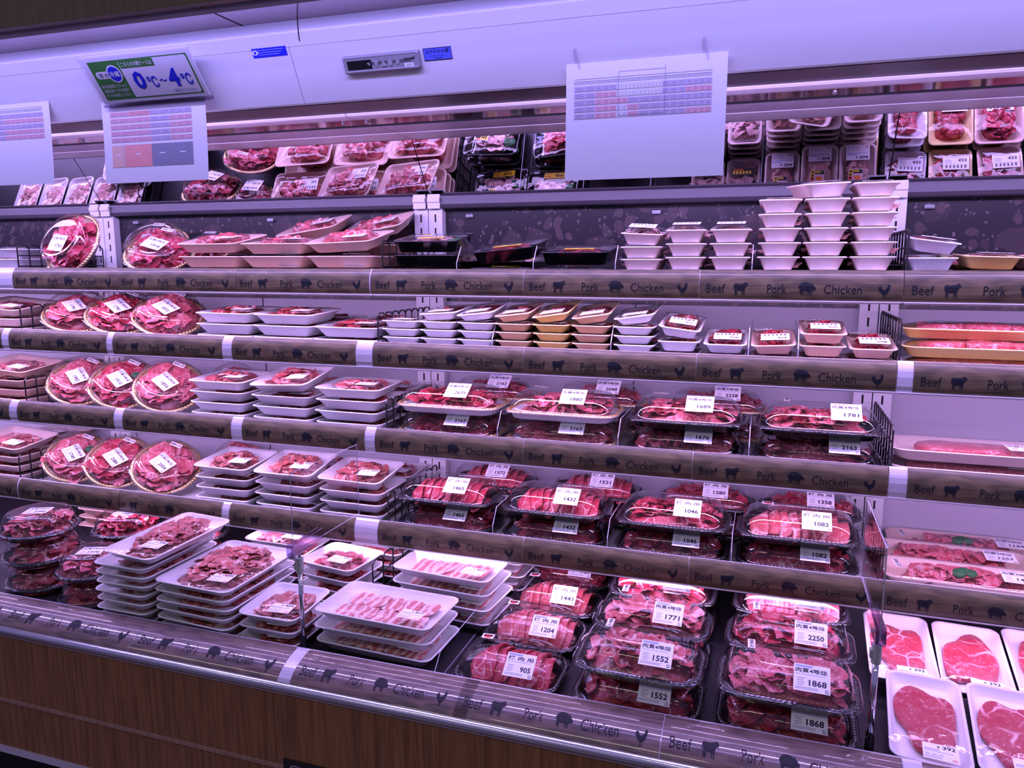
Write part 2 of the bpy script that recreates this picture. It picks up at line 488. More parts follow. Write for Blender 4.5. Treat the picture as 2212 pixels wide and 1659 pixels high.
def put_text(mb, key, x, y, h, fn, m=0, width=None, anchor='l'):
    """lettering of height h at (x, y) in the plane of fn(u, v)"""
    if key not in TXT: return
    v, f, s = TXT[key]
    k = h / s[1]
    kx = k if width is None else width / s[0]
    w = s[0] * kx
    x0 = x if anchor == 'l' else (x - w if anchor == 'r' else x - w / 2)
    mb.add([fn(x0 + p[0] * kx, y + p[1] * k) for p in v], f, m)


def rect(mb, x0, y0, x1, y1, fn, m=0):
    mb.add([fn(x0, y0), fn(x1, y0), fn(x1, y1), fn(x0, y1)], [(0, 1, 2, 3)], m)


COW = [(0.02, .30), (.03, .55), (.08, .62), (.20, .63), (.40, .61), (.60, .63), (.72, .66), (.78, .68), (.82, .72), (.86, .68), (.93, .66), (.97, .60), (.98, .52), (.93, .48), (.87, .50), (.82, .42), (.78, .34), (.76, .28), (.75, .0), (.69, 0), (.68, .24), (.64, .24), (.62, .02), (.57, .02), (.56, .26), (.45, .22), (.33, .24), (.27, .30), (.26, .18), (.28, 0), (.22, 0), (.19, .16), (.16, 0), (.10, 0), (.12, .20), (.10, .34), (.07, .50), (.05, .30)]
PIG = [(0, .40), (.05, .44), (.08, .52), (.18, .62), (.35, .66), (.55, .64), (.70, .58), (.78, .60), (.80, .54), (.90, .44), (.99, .34), (1.0, .28), (.94, .24), (.86, .24), (.78, .22), (.74, .16), (.76, .0), (.70, 0), (.66, .16), (.62, .18), (.60, .04), (.55, .04), (.54, .2), (.40, .19), (.28, .2), (.26, .12), (.27, 0), (.21, 0), (.18, .14), (.15, .04), (.10, .04), (.12, .2), (.06, .32), (.03, .38)]
ROOSTER = [(.02, .55), (.0, .70), (.08, .80), (.20, .80), (.28, .70), (.34, .58), (.48, .56), (.60, .62), (.68, .74), (.72, .86), (.70, .92), (.76, .98), (.82, .94), (.86, .98), (.90, .92), (.90, .86), (.98, .82), (.90, .78), (.90, .66), (.86, .50), (.78, .36), (.66, .26), (.58, .22), (.58, .06), (.66, .02), (.50, .02), (.53, .07), (.52, .2), (.44, .2), (.44, .06), (.50, .0), (.36, .02), (.40, .07), (.40, .22), (.28, .28), (.18, .38), (.12, .48), (.08, .46)]


def strip_print(fn, w):
    """one printed tape: Beef cow Pork pig Chicken rooster; fn(u in m along, v 0..1 up); one mesh per word and animal"""
    base = 0.20
    h = 0.30
    out = []
    for word, x, ww in (('Beef', 0.038, 0.098), ('Pork', 0.350, 0.095), ('Chicken', 0.628, 0.180)):
        mb = MB(); put_text(mb, word, x * w, base, h, fn, width=ww * w)
        out.append((word.lower() + '_lettering', mb.mesh('strip_lettering', M['strip_ink'])))
    for nm, shape, x0, x1, y0, hh in (('cow', COW, .178, .255, .13, .62), ('pig', PIG, .503, .590, .17, .62), ('rooster', ROOSTER, .883, .943, .10, .44)):
        mb = MB(); mb.poly([(x0 * w + p[0] * (x1 - x0) * w, y0 + p[1] * hh) for p in shape], fn)
        out.append((nm + '_silhouette', mb.mesh('strip_animal', M['strip_ink'])))
    return out


# ------------------------------------------------------------------ setting: floor, case
BACK = 2.10           # rear wall of the case
FRONT = 1.725         # front of the shelf price rails
XL, XR = -3.35, 1.45
BAYS = [(-3.35, -2.15, 'far left bay'), (-2.15, -0.95, 'left bay'), (-0.95, 0.25, 'middle bay'), (0.25, 1.45, 'right bay')]
DECKS = [1.402, 1.220, 0.997, 0.747]
RAILS = [(1.370, 1.432), (1.187, 1.250), (0.964, 1.030), (0.714, 0.780)]
SHELF = ['top shelf', 'second shelf', 'third shelf', 'fourth shelf']
DZ = 0.570            # bottom deck

mb = MB(); mb.box(-8, 6, -6, 3, -0.05, 0.0)
fl = ob('floor', mb.mesh('floor', M['floor'])); fl['kind'] = 'structure'

mb = MB(); mb.box(-8, 6, 2.2, 2.3, 0.0, 2.8)
wl = ob('wall_back', mb.mesh('wall_back', M['metal_white'])); wl['kind'] = 'structure'

case = empty('display_case', (0, 0, 0))
tag(case, 'long open refrigerated meat display case with white canopy and brown wood front', 'display case')


def cpart(name, mb, mats, smooth=False, parent=None):
    return ob(name, mb.mesh(name, mats, smooth), parent or case)


# rear wall: white liner below, dark terrazzo band behind the top shelf and at the deck
mb = MB(); mb.box(XL, XR, BACK, BACK + 0.02, 0.72, 1.335); cpart('rear_liner', mb, M['liner'])
mb = MB(); mb.box(XL, XR, BACK - 0.004, BACK + 0.02, 1.336, 1.60); cpart('stone_panel', mb, M['terrazzo'])
mb = MB(); mb.box(XL, XR, BACK - 0.004, BACK + 0.02, 0.50, 0.72); cpart('stone_panel', mb, M['terrazzo'])
mb = MB(); mb.box(XL, XR, 1.36, BACK, 0.53, DZ); cpart('bottom_deck', mb, M['black_deck'])
# panel joints of the rear liner
for x in (-1.55, -0.35, 0.85):
    mb = MB(); mb.box(x - 0.001, x + 0.001, BACK - 0.002, BACK, 0.72, 1.335); cpart('panel_joint', mb, M['black_toe'])
# uprights with slots
for x in (-2.15, -0.95, 0.25, 1.45):
    for sx in (-1, 1):
        x0 = x + sx * 0.0225
        mb = MB(); mb.box(x0 - 0.021, x0 + 0.021, BACK - 0.03, BACK - 0.0045, 0.56, 1.60)
        up = cpart('upright', mb, M['metal_white'])
        mb = MB()
        for k in range(26):
            z = 0.60 + k * 0.0385
            for s2 in ((0,) if sx < 0 else (0,)):
                mb.box(x0 - 0.0022, x0 + 0.0022, BACK - 0.0306, BACK - 0.0299, z, z + 0.022)
        so = ob('slots', mb.mesh('slots', M['black_toe']), up); so['kind'] = 'stuff'
# mirror, tilted forward over the top shelf, one pane per bay, and its rail
MB0 = (2.080, 1.632); MT = (1.974, 1.778)
for i, (x0, x1, bn) in enumerate(BAYS):
    mb = MB()
    mb.profile_x([MB0, MT, (MT[0] + 0.006, MT[1] + 0.004), (MB0[0] + 0.006, MB0[1] + 0.004)], x0 + 0.0015, x1 - 0.0015, closed=True)
    cpart('mirror', mb, M['mirror'])
    mb = MB(); mb.profile_x([(MB0[0] + 0.004, MB0[1]), (MT[0] + 0.004, MT[1]), (MT[0] + 0.008, MT[1]), (MB0[0] + 0.008, MB0[1])], x0 - 0.0015, x0 + 0.0015, closed=True)
    cpart('mirror_joint', mb, M['black_toe'])
mb = MB(); mb.profile_x([(2.066, 1.603), (2.062, 1.612), (2.064, 1.630), (2.070, 1.636), (2.095, 1.636), (2.095, 1.600), (2.07, 1.600)], XL, XR, closed=True)
cpart('mirror_rail', mb, M['rail_grey'])
for x in (-2.15, -0.95, 0.25):
    for sx in (-1, 1):
        x0 = x + sx * 0.0225
        mb = MB(); mb.box(x0 - 0.019, x0 + 0.019, 2.058, 2.062, 1.600, 1.640); mb.box(x0 - 0.019, x0 + 0.019, 2.054, 2.0585, 1.618, 1.630)
        cpart('bracket_cap', mb, M['metal_white'])
for x in (-2.03, -1.50, -1.07, -0.83, -0.30, 0.13, 0.345, 0.9):
    mb = MB(); mb.box(x - 0.011, x + 0.011, 2.088, 2.096, 1.575, 1.584); mb.box(x - 0.009, x + 0.009, 2.085, 2.089, 1.577, 1.580)
    cpart('mirror_clip', mb, M['steel'])

# canopy: sloping face, upper band, hood, underside
mb = MB(); mb.profile_x([(1.446, 1.945), (1.4475, 1.925), (1.450, 1.906), (1.4522, 1.8995), (1.4555, 1.892)], XL, XR); mb.profile_x([(1.46, 1.945), (1.47, 1.892)], XL, XR)
cpart('canopy_band', mb, M['canopy_white'], True)
for (x0, x1) in ((XL, -2.15), (-2.15, -0.95), (-0.95, XR + 0.03)):
    mb = MB(); mb.profile_x([(1.4557, 1.8915), (1.507, 1.789), (1.510, 1.786), (1.5125, 1.789), (1.463, 1.8915)], x0 - 0.03 + 0.0008, x1 - 0.03 - 0.0008, closed=True)
    cpart('canopy_panel', mb, M['canopy_white'])
mb = MB()
for (x0, x1, bn) in BAYS[1:]:
    mb.profile_x([(1.4455, 1.945), (1.449, 1.906), (1.4515, 1.8995)], x0 - 0.0012, x0 + 0.0012)
cpart('band_joint', mb, M['black_toe'])['kind'] = 'stuff'
# hood underside (polished) and the wood fascia in front of it
mb = MB(); mb.profile_x([(1.318, 1.940), (1.450, 1.940), (1.450, 1.960), (1.318, 1.960)], XL, XR, closed=True); cpart('hood_underside', mb, M['hood_gloss'])
mb = MB(); mb.profile_x([(1.326, 1.940), (1.326, 1.936), (1.331, 1.930), (1.334, 1.932), (1.334, 1.940)], XL, XR, closed=True); cpart('hood_lamp_bar', mb, M['lilac_metal'])
mb = MB(); mb.box(XL, XR, 1.300, 1.318, 1.940, 2.60); cpart('hood_fascia', mb, M['wood_shaded'])
mb = MB(); mb.box(XL, XR, 1.318, 2.12, 1.96, 1.99); cpart('case_roof', mb, M['lilac_metal'])
mb = MB(); mb.box(-1.0835, -1.0822, 1.3185, 1.4455, 1.9390, 1.9402); cpart('hood_joint', mb, M['black_toe'])
# underside bands between canopy face and mirror
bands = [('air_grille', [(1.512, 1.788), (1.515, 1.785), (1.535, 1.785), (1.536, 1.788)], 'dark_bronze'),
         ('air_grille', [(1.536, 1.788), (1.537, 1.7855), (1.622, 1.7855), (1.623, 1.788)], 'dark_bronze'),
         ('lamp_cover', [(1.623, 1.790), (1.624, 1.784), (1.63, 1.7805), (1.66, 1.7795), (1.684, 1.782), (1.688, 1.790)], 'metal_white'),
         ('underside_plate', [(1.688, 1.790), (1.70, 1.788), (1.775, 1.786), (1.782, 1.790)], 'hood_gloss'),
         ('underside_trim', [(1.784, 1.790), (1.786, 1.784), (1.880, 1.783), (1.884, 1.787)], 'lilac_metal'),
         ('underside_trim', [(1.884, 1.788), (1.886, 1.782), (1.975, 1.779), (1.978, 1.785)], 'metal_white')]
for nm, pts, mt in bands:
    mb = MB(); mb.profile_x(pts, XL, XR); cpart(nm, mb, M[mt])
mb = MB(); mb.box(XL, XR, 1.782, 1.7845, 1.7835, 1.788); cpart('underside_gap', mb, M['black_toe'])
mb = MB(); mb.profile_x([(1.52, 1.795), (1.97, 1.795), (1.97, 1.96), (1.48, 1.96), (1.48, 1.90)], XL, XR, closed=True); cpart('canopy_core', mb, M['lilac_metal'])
for x, y in ((-1.02, 1.735), (-0.955, 1.735), (0.1, 1.745), (-2.2, 1.735)):
    mb = MB(); mb.loft([[(x + 0.005 * math.cos(t), y + 0.005 * math.sin(t), z) for t in np.linspace(0, 2 * PI, 12, endpoint=False)] for z in (1.7875, 1.7835)]); cpart('screw', mb, M['steel'])
mb = MB()
for nm, pts, mt in bands[2:]:
    mb.profile_x([(y, z - 0.0004) for y, z in pts], -0.9506, -0.9494)
cpart('underside_joint', mb, M['black_toe'])['kind'] = 'stuff'

# front lip, chrome edge, wood front, kick plate
LIP = [(1.268, 0.572), (1.274, 0.582), (1.290, 0.5945), (1.315, 0.6045), (1.340, 0.6105), (1.352, 0.6115)]
LIPB = [(1.356, 0.609), (1.356, 0.54), (1.275, 0.54)]


def along(pts, t):
    p = np.array(pts); s = np.r_[0, np.cumsum(np.linalg.norm(np.diff(p, axis=0), axis=1))]
    return (float(np.interp(t * s[-1], s, p[:, 0])), float(np.interp(t * s[-1], s, p[:, 1])))


mb = MB(); mb.profile_x([(y, z - 0.0012) for y, z in LIP] + LIPB, XL, XR, closed=True); cpart('front_lip', mb, M['rail'])
LIPF = [along(LIP, t) for t in np.linspace(0.03, 0.97, 12)]
LIPP = {}
for (x0, x1, bn) in BAYS:
    for k in range(3):
        mb = MB(); mb.profile_x(LIPF, 0.0008, 0.3992)
        st = ob('wood_strip', mb.mesh('lip_strip', M['lip_strip'], True), case, (x0 + (0.0 if k or x0 < -1 else 0.03) + 0.4 * k, 0, 0))
        if x0 > -1 and k == 0:
            mb = MB(); mb.profile_x([(y, z + 0.0004) for y, z in LIPF], -0.03, 0.0); ob('rail_clip', mb.mesh('rail_clip', M['rail']), case, (x0 + 0.03, 0, 0))
        def lf(u, v):
            y, z = along(LIPF, 0.06 + 0.86 * v)
            return (u, y - 0.0002, z + 0.0005)
        ww = 0.37 if (x0 > -1 and k == 0) else 0.4
        for nm, me in LIPP.setdefault(ww, None) or LIPP.update({ww: strip_print(lf, ww)}) or LIPP[ww]:
            ob(nm, me, st)
mb = MB(); mb.profile_x([(1.2645, 0.5535), (1.2615, 0.560), (1.2625, 0.569), (1.268, 0.5725), (1.280, 0.572), (1.280, 0.553)], XL, XR, closed=True); cpart('chrome_edge', mb, M['steel'], True)
for (x0, x1, bn) in BAYS:
    mb = MB(); mb.box(x0 - 0.016 + 0.0006, x1 - 0.016 - 0.0006, 1.274, 1.30, 0.378, 0.553); cpart('wood_panel', mb, M['wood_panel'])
    mb = MB(); mb.box(x0 - 0.016 + 0.0006, x1 - 0.016 - 0.0006, 1.280, 1.30, 0.240, 0.364); cpart('wood_panel', mb, M['wood_panel'])
mb = MB(); mb.profile_x([(1.280, 0.3645), (1.2735, 0.367), (1.2735, 0.3755), (1.2745, 0.378), (1.30, 0.378), (1.30, 0.3645)], XL, XR, closed=True); cpart('wood_band', mb, M['wood_band'])
mb = MB(); mb.box(XL, XR, 1.276, 1.31, 0.222, 0.240); cpart('kick_rail', mb, M['lilac_metal'])
mb = MB(); mb.box(XL, XR, 1.36, 1.38, 0.0, 0.54); cpart('kick_plate', mb, M['black_toe'])
mb = MB(); mb.box(XL, XR, 1.30, 1.36, 0.236, 0.24); cpart('base_shelf', mb, M['black_toe'])
# maker plate
plate = empty('maker_plate', (-0.945, 1.2735, 0.362)); tag(plate, 'black maker nameplate with silver capital letters on the brown wood front', 'nameplate')
mb = MB(); mb.box(0, 0.155, -0.004, 0.0, 0.0, 0.034); ob('plate', mb.mesh('plate', M['black_plastic']), plate)
mb = MB(); put_text(mb, 'GALILEI', 0.016, 0.009, 0.016, lambda u, v: (u, -0.0046, v), width=0.122); ob('lettering', mb.mesh('lettering', M['steel']), plate)

# ------------------------------------------------------------------ shelves with price rails
RAILPROF = [(-0.002, 0.0), (-0.006, 0.010), (-0.0065, 0.030), (-0.004, 0.046), (0.003, 0.058), (0.009, 0.063)]
RP = [along(RAILPROF, t) for t in np.linspace(0, 1, 12)]


def strip_mesh(w):
    mb = MB(); mb.profile_x(RP, 0.0006, w - 0.0006)
    return mb.mesh('wood_strip', M['wood_strip'], True)


def print_mesh(w):
    def fn(u, v):
        y, z = along(RAILPROF, 0.04 + 0.92 * v)
        return (u, y - 0.0007, z)
    return strip_print(fn, w)


STRIP, PRINT = strip_mesh(0.4), print_mesh(0.4)
STRIPS, PRINTS = strip_mesh(0.38), print_mesh(0.38)
for bi, (x0, x1, bn) in enumerate(BAYS):
    for si in range(4):
        z0 = RAILS[si][0]; dz = DECKS[si]
        sh = empty('refrigerated_shelf', (x0, FRONT, z0))
        tag(sh, f'steel display shelf with walnut price rail, {SHELF[si]} of the {bn}', 'shelf', 'shelves of the meat case')
        mb = MB(); mb.box(0.004, 1.196, 0.012, 0.365, dz - z0 - 0.018, dz - z0); ob('shelf_deck', mb.mesh('shelf_deck', M['metal_white'] if si else M['black_deck']), sh)
        mb = MB(); mb.profile_x([(y + 0.001, z) for y, z in RP] + [(0.014, 0.062), (0.014, 0.0)], 0.001, 1.199, closed=True); ob('price_rail', mb.mesh('price_rail', M['rail']), sh)
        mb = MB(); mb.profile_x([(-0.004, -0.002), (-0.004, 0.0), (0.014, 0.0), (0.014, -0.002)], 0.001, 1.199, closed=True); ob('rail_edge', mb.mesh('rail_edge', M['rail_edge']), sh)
        offs = {0: (-0.07, 0.33, 0.73), 1: ((0.0, 0.4, 0.797), (-0.041, 0.361, 0.772), (-0.037, 0.375, 0.79), (-0.064, 0.306, 0.731))[si], 2: (0.0, 0.4, 0.8), 3: ((0.0, 0.4, 0.8), (0.03, 0.43, 0.82), (0.035, 0.435, 0.82), (0.0, 0.4, 0.8))[si]}.get(bi, (0, .4, .8))
        for k, xo in enumerate(offs):
            small = (bi == 1 and si in (1, 2)) or (bi == 3 and si in (1, 2))
            st = ob('wood_strip', STRIPS if small else STRIP, sh, (xo, -0.0012 if (bi == 1 and si == 3 and k == 0) else 0, 0))
            for nm, me in (PRINTS if small else PRINT):
                ob(nm, me, st)
        mb = MB(); mb.profile_x([(0.000, -0.002), (0.0005, -0.005), (0.004, -0.0055), (0.013, -0.003), (0.014, -0.002)], 0.005, 1.195, closed=True); ob('led_bar', mb.mesh('led_bar', M['metal_white']), sh)
        for xx in (0.03, 1.17):
            mb = MB(); mb.box(xx - 0.0015, xx + 0.0015, 0.05, 0.366, dz - z0 - 0.032, dz - z0 - 0.018); ob('shelf_bracket', mb.mesh('shelf_bracket', M['metal_white']), sh)
        if bi > 0 or True:
            area('shelf_lamp', ((x0 + x1) / 2, FRONT + 0.0095, z0 - 0.0085), (0, 0.55, -0.835), 1.18, 0.008, SHELF_LAMP_POWER, PINK)

# ------------------------------------------------------------------ meat shapes (shared meshes)
def sheet_grid(rs, l, w, nu, nv, fold, amp, curl):
    """a limp slice folded along its length"""
    u = np.linspace(-0.5, 0.5, nu); v = np.linspace(-0.5, 0.5, nv)
    U, V = np.meshgrid(u, v, indexing='ij')
    ph = rs.uniform(0, 6.28); ph2 = rs.uniform(0, 6.28)
    edge = 1 - 0.35 * (2 * np.abs(U)) ** 3
    x = U * l
    y = V * w * edge + 0.12 * w * np.sin(5 * U + ph2)
    z = amp * np.sin(fold * U + ph + 1.4 * V) + curl * (V * V) * 4 + 0.25 * amp * np.sin(9 * V + ph2)
    x = x + 0.5 * amp * np.cos(fold * U + ph)
    return np.stack([x, y, z], -1).reshape(-1, 3)


def grid_faces(nu, nv):
    return [(i * nv + j, (i + 1) * nv + j, (i + 1) * nv + j + 1, i * nv + j + 1) for i in range(nu - 1) for j in range(nv - 1)]


def base_mound(mb, Wd, D, h, z0, rs, rnd_=True, p=2.6):
    """a solid lumpy mound under the slices"""
    nr, na = 7, 26
    rings = []
    a = np.linspace(0, 2 * PI, na, endpoint=False)
    ph = rs.uniform(0, 6.28, 4)
    for i in range(nr):
        s = 1 - i / nr
        wob = 1 + 0.04 * np.sin(3 * a + ph[0]) + 0.03 * np.sin(7 * a + ph[1])
        c = np.sign(np.cos(a)) * np.abs(np.cos(a)) ** (2 / p); sn = np.sign(np.sin(a)) * np.abs(np.sin(a)) ** (2 / p)
        z = z0 + h * (1 - s ** 3) * (1 + 0.12 * np.sin(4 * a + ph[2] + 3 * s))
        rings.append([(Wd / 2 * s * wob[k] * c[k], D / 2 * s * wob[k] * sn[k], z[k]) for k in range(na)])
    mb.loft(rings, True, True)


def pile_mesh(name, Wd, D, h, z0, n, mat, seed, l=(0.045, 0.08), w=(0.022, 0.040), amp=0.0048):
    rs = np.random.RandomState(seed)
    mb = MB()
    base_mound(mb, Wd * 0.96, D * 0.96, h * 0.72, z0, rs)
    nu, nv = 9, 5
    F = grid_faces(nu, nv)
    for k in range(n):
        r = math.sqrt(rs.rand()) * 0.86; t = rs.uniform(0, 2 * PI)
        px, py = Wd / 2 * r * math.cos(t), D / 2 * r * math.sin(t)
        px = max(-Wd / 2 + 0.016, min(Wd / 2 - 0.016, px)); py = max(-D / 2 + 0.016, min(D / 2 - 0.016, py))
        g = sheet_grid(rs, rs.uniform(*l), rs.uniform(*w), nu, nv, rs.uniform(6, 13), amp * rs.uniform(0.6, 1.3), rs.uniform(-0.003, 0.006))
        R = np.array(Euler((rs.normal(0, 0.35), rs.normal(0, 0.3), rs.uniform(0, 6.28))).to_matrix())
        g = g @ R.T
        rad = math.hypot(px / (Wd / 2), py / (D / 2))
        z = z0 + h * (0.80 * (1 - rad ** 3) + 0.12 * rs.rand())
        g = g + np.array([px, py, z])
        for ax, lim in ((0, Wd / 2), (1, D / 2)):
            g[:, ax] += max(0.0, -lim - g[:, ax].min()) - max(0.0, g[:, ax].max() - lim)
        # the heap thins towards its rim, so do the slices on it
        e = np.clip(np.maximum(np.abs(g[:, 0]) / (Wd / 2), np.abs(g[:, 1]) / (D / 2)), 0, 1)
        zl = z0 + h * (1.04 - 0.45 * e ** 4)
        g[:, 2] = np.where(g[:, 2] > zl, zl + 0.18 * (g[:, 2] - zl), g[:, 2])
        g[:, 2] = np.maximum(g[:, 2], z0)
        mb.add(g, F)
    return mb.mesh(name, M[mat], True)


def lumps_mesh(name, Wd, D, h, z0, n, mat, seed, size=(0.011, 0.018)):
    rs = np.random.RandomState(seed)
    mb = MB()
    base_mound(mb, Wd * 0.9, D * 0.9, h * 0.55, z0, rs, p=3.5)
    bm = bmesh.new(); bmesh.ops.create_cube(bm, size=1.0); bmesh.ops.subdivide_edges(bm, edges=bm.edges[:], cuts=2, use_grid_fill=True)
    P = np.array([v.co[:] for v in bm.verts]); F = [tuple(v.index for v in f.verts) for f in bm.faces]; bm.free()
    P = P / np.maximum(1e-6, np.linalg.norm(P, axis=1, keepdims=True)) * 0.35 + P * 0.5
    for k in range(n):
        r = math.sqrt(rs.rand()) * 0.9; t = rs.uniform(0, 6.28)
        px, py = (Wd / 2 - 0.012) * r * math.cos(t), (D / 2 - 0.012) * r * math.sin(t)
        if rs.rand() < 0.5:
            px, py = rs.uniform(-1, 1) * (Wd / 2 - 0.014), rs.uniform(-1, 1) * (D / 2 - 0.014)
        s = rs.uniform(*size)
        q = P * (s * rs.uniform(0.8, 1.7), s * rs.uniform(0.8, 1.4), s * rs.uniform(0.7, 1.1)) * 1.3
        q = q * (1 + 0.16 * np.sin(q * 260 + rs.uniform(0, 6, 3)).sum(1, keepdims=True) / 3)
        R = np.array(Euler(rs.uniform(-0.7, 0.7, 3) + np.array([0, 0, rs.uniform(0, 6)])).to_matrix())
        rad = min(1, math.hypot(px / (Wd / 2), py / (D / 2)))
        q = q @ R.T + np.array([px, py, z0 + h * (0.72 - 0.25 * rad ** 2)])
        q[:, 2] = np.clip(q[:, 2], z0, z0 + h * 1.15)
        mb.add(q, F)
    return mb.mesh(name, M[mat], True)


def slab_mesh(name, outline, th, mat, seed, bend=0.0, lump=0.0015, drape=0.0):
    """a flat cut with a rounded edge; outline: list of (x, y)"""
    rs = np.random.RandomState(seed)
    o = np.array(outline); c = o.mean(0)
    mb = MB(); rings = []
    ph = rs.uniform(0, 6.28, 3)
    for s, z in ((0.93, 0.0), (1.0, th * 0.3), (1.0, th * 0.7), (0.95, th), (0.7, th * 1.04), (0.4, th * 1.06), (0.15, th * 1.05)):
        ring = []
        for p in o:
            q = c + (p - c) * s
            zz = z + bend * (q[0] ** 2) - drape * (q[1] ** 2) + (lump * math.sin(70 * q[0] + ph[0]) * math.cos(60 * q[1] + ph[1]) if z > th * 0.8 else 0)
            ring.append((q[0], q[1], zz))
        rings.append(ring)
    mb.loft(rings, True, True)
    return mb.mesh(name, M[mat], True)


def blob(rs, a, b, n=28, wob=0.12, p=2.4):
    out = []
    ph = rs.uniform(0, 6.28, 4)
    for k in range(n):
        t = 2 * PI * k / n
        r = 1 + wob * math.sin(2 * t + ph[0]) * 0.6 + wob * math.sin(3 * t + ph[1]) * 0.6 + wob * 0.4 * math.sin(5 * t + ph[2])
        c, s = math.cos(t), math.sin(t)
        out.append((a * r * math.copysign(abs(c) ** (2 / p), c), b * r * math.copysign(abs(s) ** (2 / p), s)))
    return out


SLICES = {}


def slice_variants(kind, mat, w, l, th, seed, count=4, wob=0.10, drape=0.0):
    """thin slices for fans: w along y, l along x"""
    key = (kind, mat)
    if key not in SLICES:
        rs = np.random.RandomState(seed)
        out = []
        for k in range(count):
            o = blob(rs, l / 2, w / 2, 22, wob, 3.0)
            out.append(slab_mesh('meat_slice', o, th, mat, seed + k, bend=rs.uniform(-1.6, 1.0), lump=0.002, drape=drape))
        SLICES[key] = out
    return SLICES[key]


# ------------------------------------------------------------------ trays, films, lids (shared meshes)
CACHE = {}


def cached(key, fn):
    if key not in CACHE: CACHE[key] = fn()
    return CACHE[key]


def foam_tray(Wd, D, h, mat, slope=0.75, r=0.016):
    def make():
        i = h * slope
        mb = MB()
        pr = [(i + 0.004, 0.0), (i, 0.0015), (0.006, h - 0.004), (0.0008, h - 0.003), (0.0, h - 0.0012), (0.0012, h), (0.0042, h - 0.0002), (0.0065, h - 0.003), (i + 0.002, 0.006), (i + 0.008, 0.004)]
        mb.loft([rr(Wd - 2 * o, D - 2 * o, max(0.004, r - o * 0.4), z) for o, z in pr], True, True)
        return mb.mesh('foam_tray', M[mat], True)
    return cached(('tray', Wd, D, h, mat, slope, r), make)


def film_mesh(Wd, D, h, bulge, r=0.016, seed=0):
    def make():
        rs = np.random.RandomState(int(Wd * 1000 + D * 3000 + bulge * 9000) + seed)
        mb = MB(); rings = []
        ph = rs.uniform(0, 6.28, 4)
        for s in (1.0, 0.97, 0.88, 0.74, 0.56, 0.36, 0.16):
            ring = rr(Wd * s, D * s, max(0.003, r * s), 0, 6)
            z0 = h + 0.0006 + bulge * (1 - s ** 4)
            rings.append([(x, y, z0 + 0.0010 * (1 - s) * (math.sin(70 * x + ph[0]) + math.sin(90 * y + ph[1]))) for x, y, _ in ring])
        mb.loft(rings, False, True)
        o = 0.006 + h * 0.75 * 0.6
        return mb.mesh('cling_film', M['film'], True)
    return cached(('film', Wd, D, h, bulge, r, seed), make)


def rope_rim(Wd, D, r, z, mat, k=None, rad=0.0042, M_=None):
    def make():
        per = 2 * (Wd + D) - 8 * r + 2 * PI * r
        kk = k or int(per / 0.009)
        m_ = kk * 5
        P = resample(rr(Wd, D, r, z, 10), m_)
        T = np.roll(P, -1, 0) - np.roll(P, 1, 0); T /= np.linalg.norm(T, axis=1, keepdims=True)
        Nn = np.stack([T[:, 1], -T[:, 0], 0 * T[:, 0]], 1)
        mb = MB(); n = 7; rings = []
        for i in range(m_):
            ring = []
            for j in range(n):
                a = 2 * PI * j / n
                rr_ = rad * (1 + 0.26 * math.sin(2 * PI * i / 5.0 + a))
                p = P[i] + Nn[i] * (rr_ * math.cos(a) * 1.15) + np.array([0, 0, rr_ * math.sin(a) * 0.8])
                ring.append(tuple(p))
            rings.append(ring)
        rings.append(rings[0])
        mb.loft(rings, False, False)
        return mb.mesh('woven_rim', M[mat], True)
    return cached(('rope', Wd, D, r, z, mat, k, rad), make)


def dome_base(Wd, D, h, mat, r):
    def make():
        mb = MB()
        pr = [(h * 0.9 + 0.006, 0.0), (h * 0.9, 0.0015), (0.010, h - 0.003), (0.001, h - 0.001), (0.0, h), (0.007, h + 0.0004), (0.013, h - 0.003), (h * 0.9 + 0.006, 0.004)]
        mb.loft([rr(Wd - 2 * o, D - 2 * o, max(0.008, r - o * 0.6), z, 7) for o, z in pr], True, True)
        return mb.mesh('tray_base', M[mat], True)
    return cached(('dbase', Wd, D, h, mat, r), make)


LID_IN = 0.042


def dome_lid(Wd, D, h0, hh, r, top=0.72, rnd_=False):
    """clear lid: flange, steep side, shoulder, raised top"""
    def make():
        mb = MB()
        I = LID_IN if r < min(Wd, D) / 2 - 0.002 else 0.030
        pr = [(-0.003, h0 - 0.004), (-0.0035, h0 + 0.001), (0.002, h0 + 0.0025), (0.009, h0 + 0.003)]
        for q in range(1, 10):
            t = q / 9 * PI / 2
            pr.append((0.010 + (I - 0.010) * (1 - math.cos(t)), h0 + 0.005 + (hh - 0.008) * math.sin(t)))
        pr += [(I + 0.004, h0 + hh - 0.0028), (I + 0.006, h0 + hh - 0.0004), (I + 0.009, h0 + hh), (I + 0.018, h0 + hh), (I + 0.03 if min(Wd, D) / 2 - I > 0.035 else I + 0.022, h0 + hh)]
        mb.loft([rr(Wd - 2 * o, D - 2 * o, max(0.01, r - o * 0.35), z, 8) for o, z in pr], False, True)
        return mb.mesh('clear_lid', M['lid'], True)
    return cached(('lid', Wd, D, h0, hh, r, top), make)


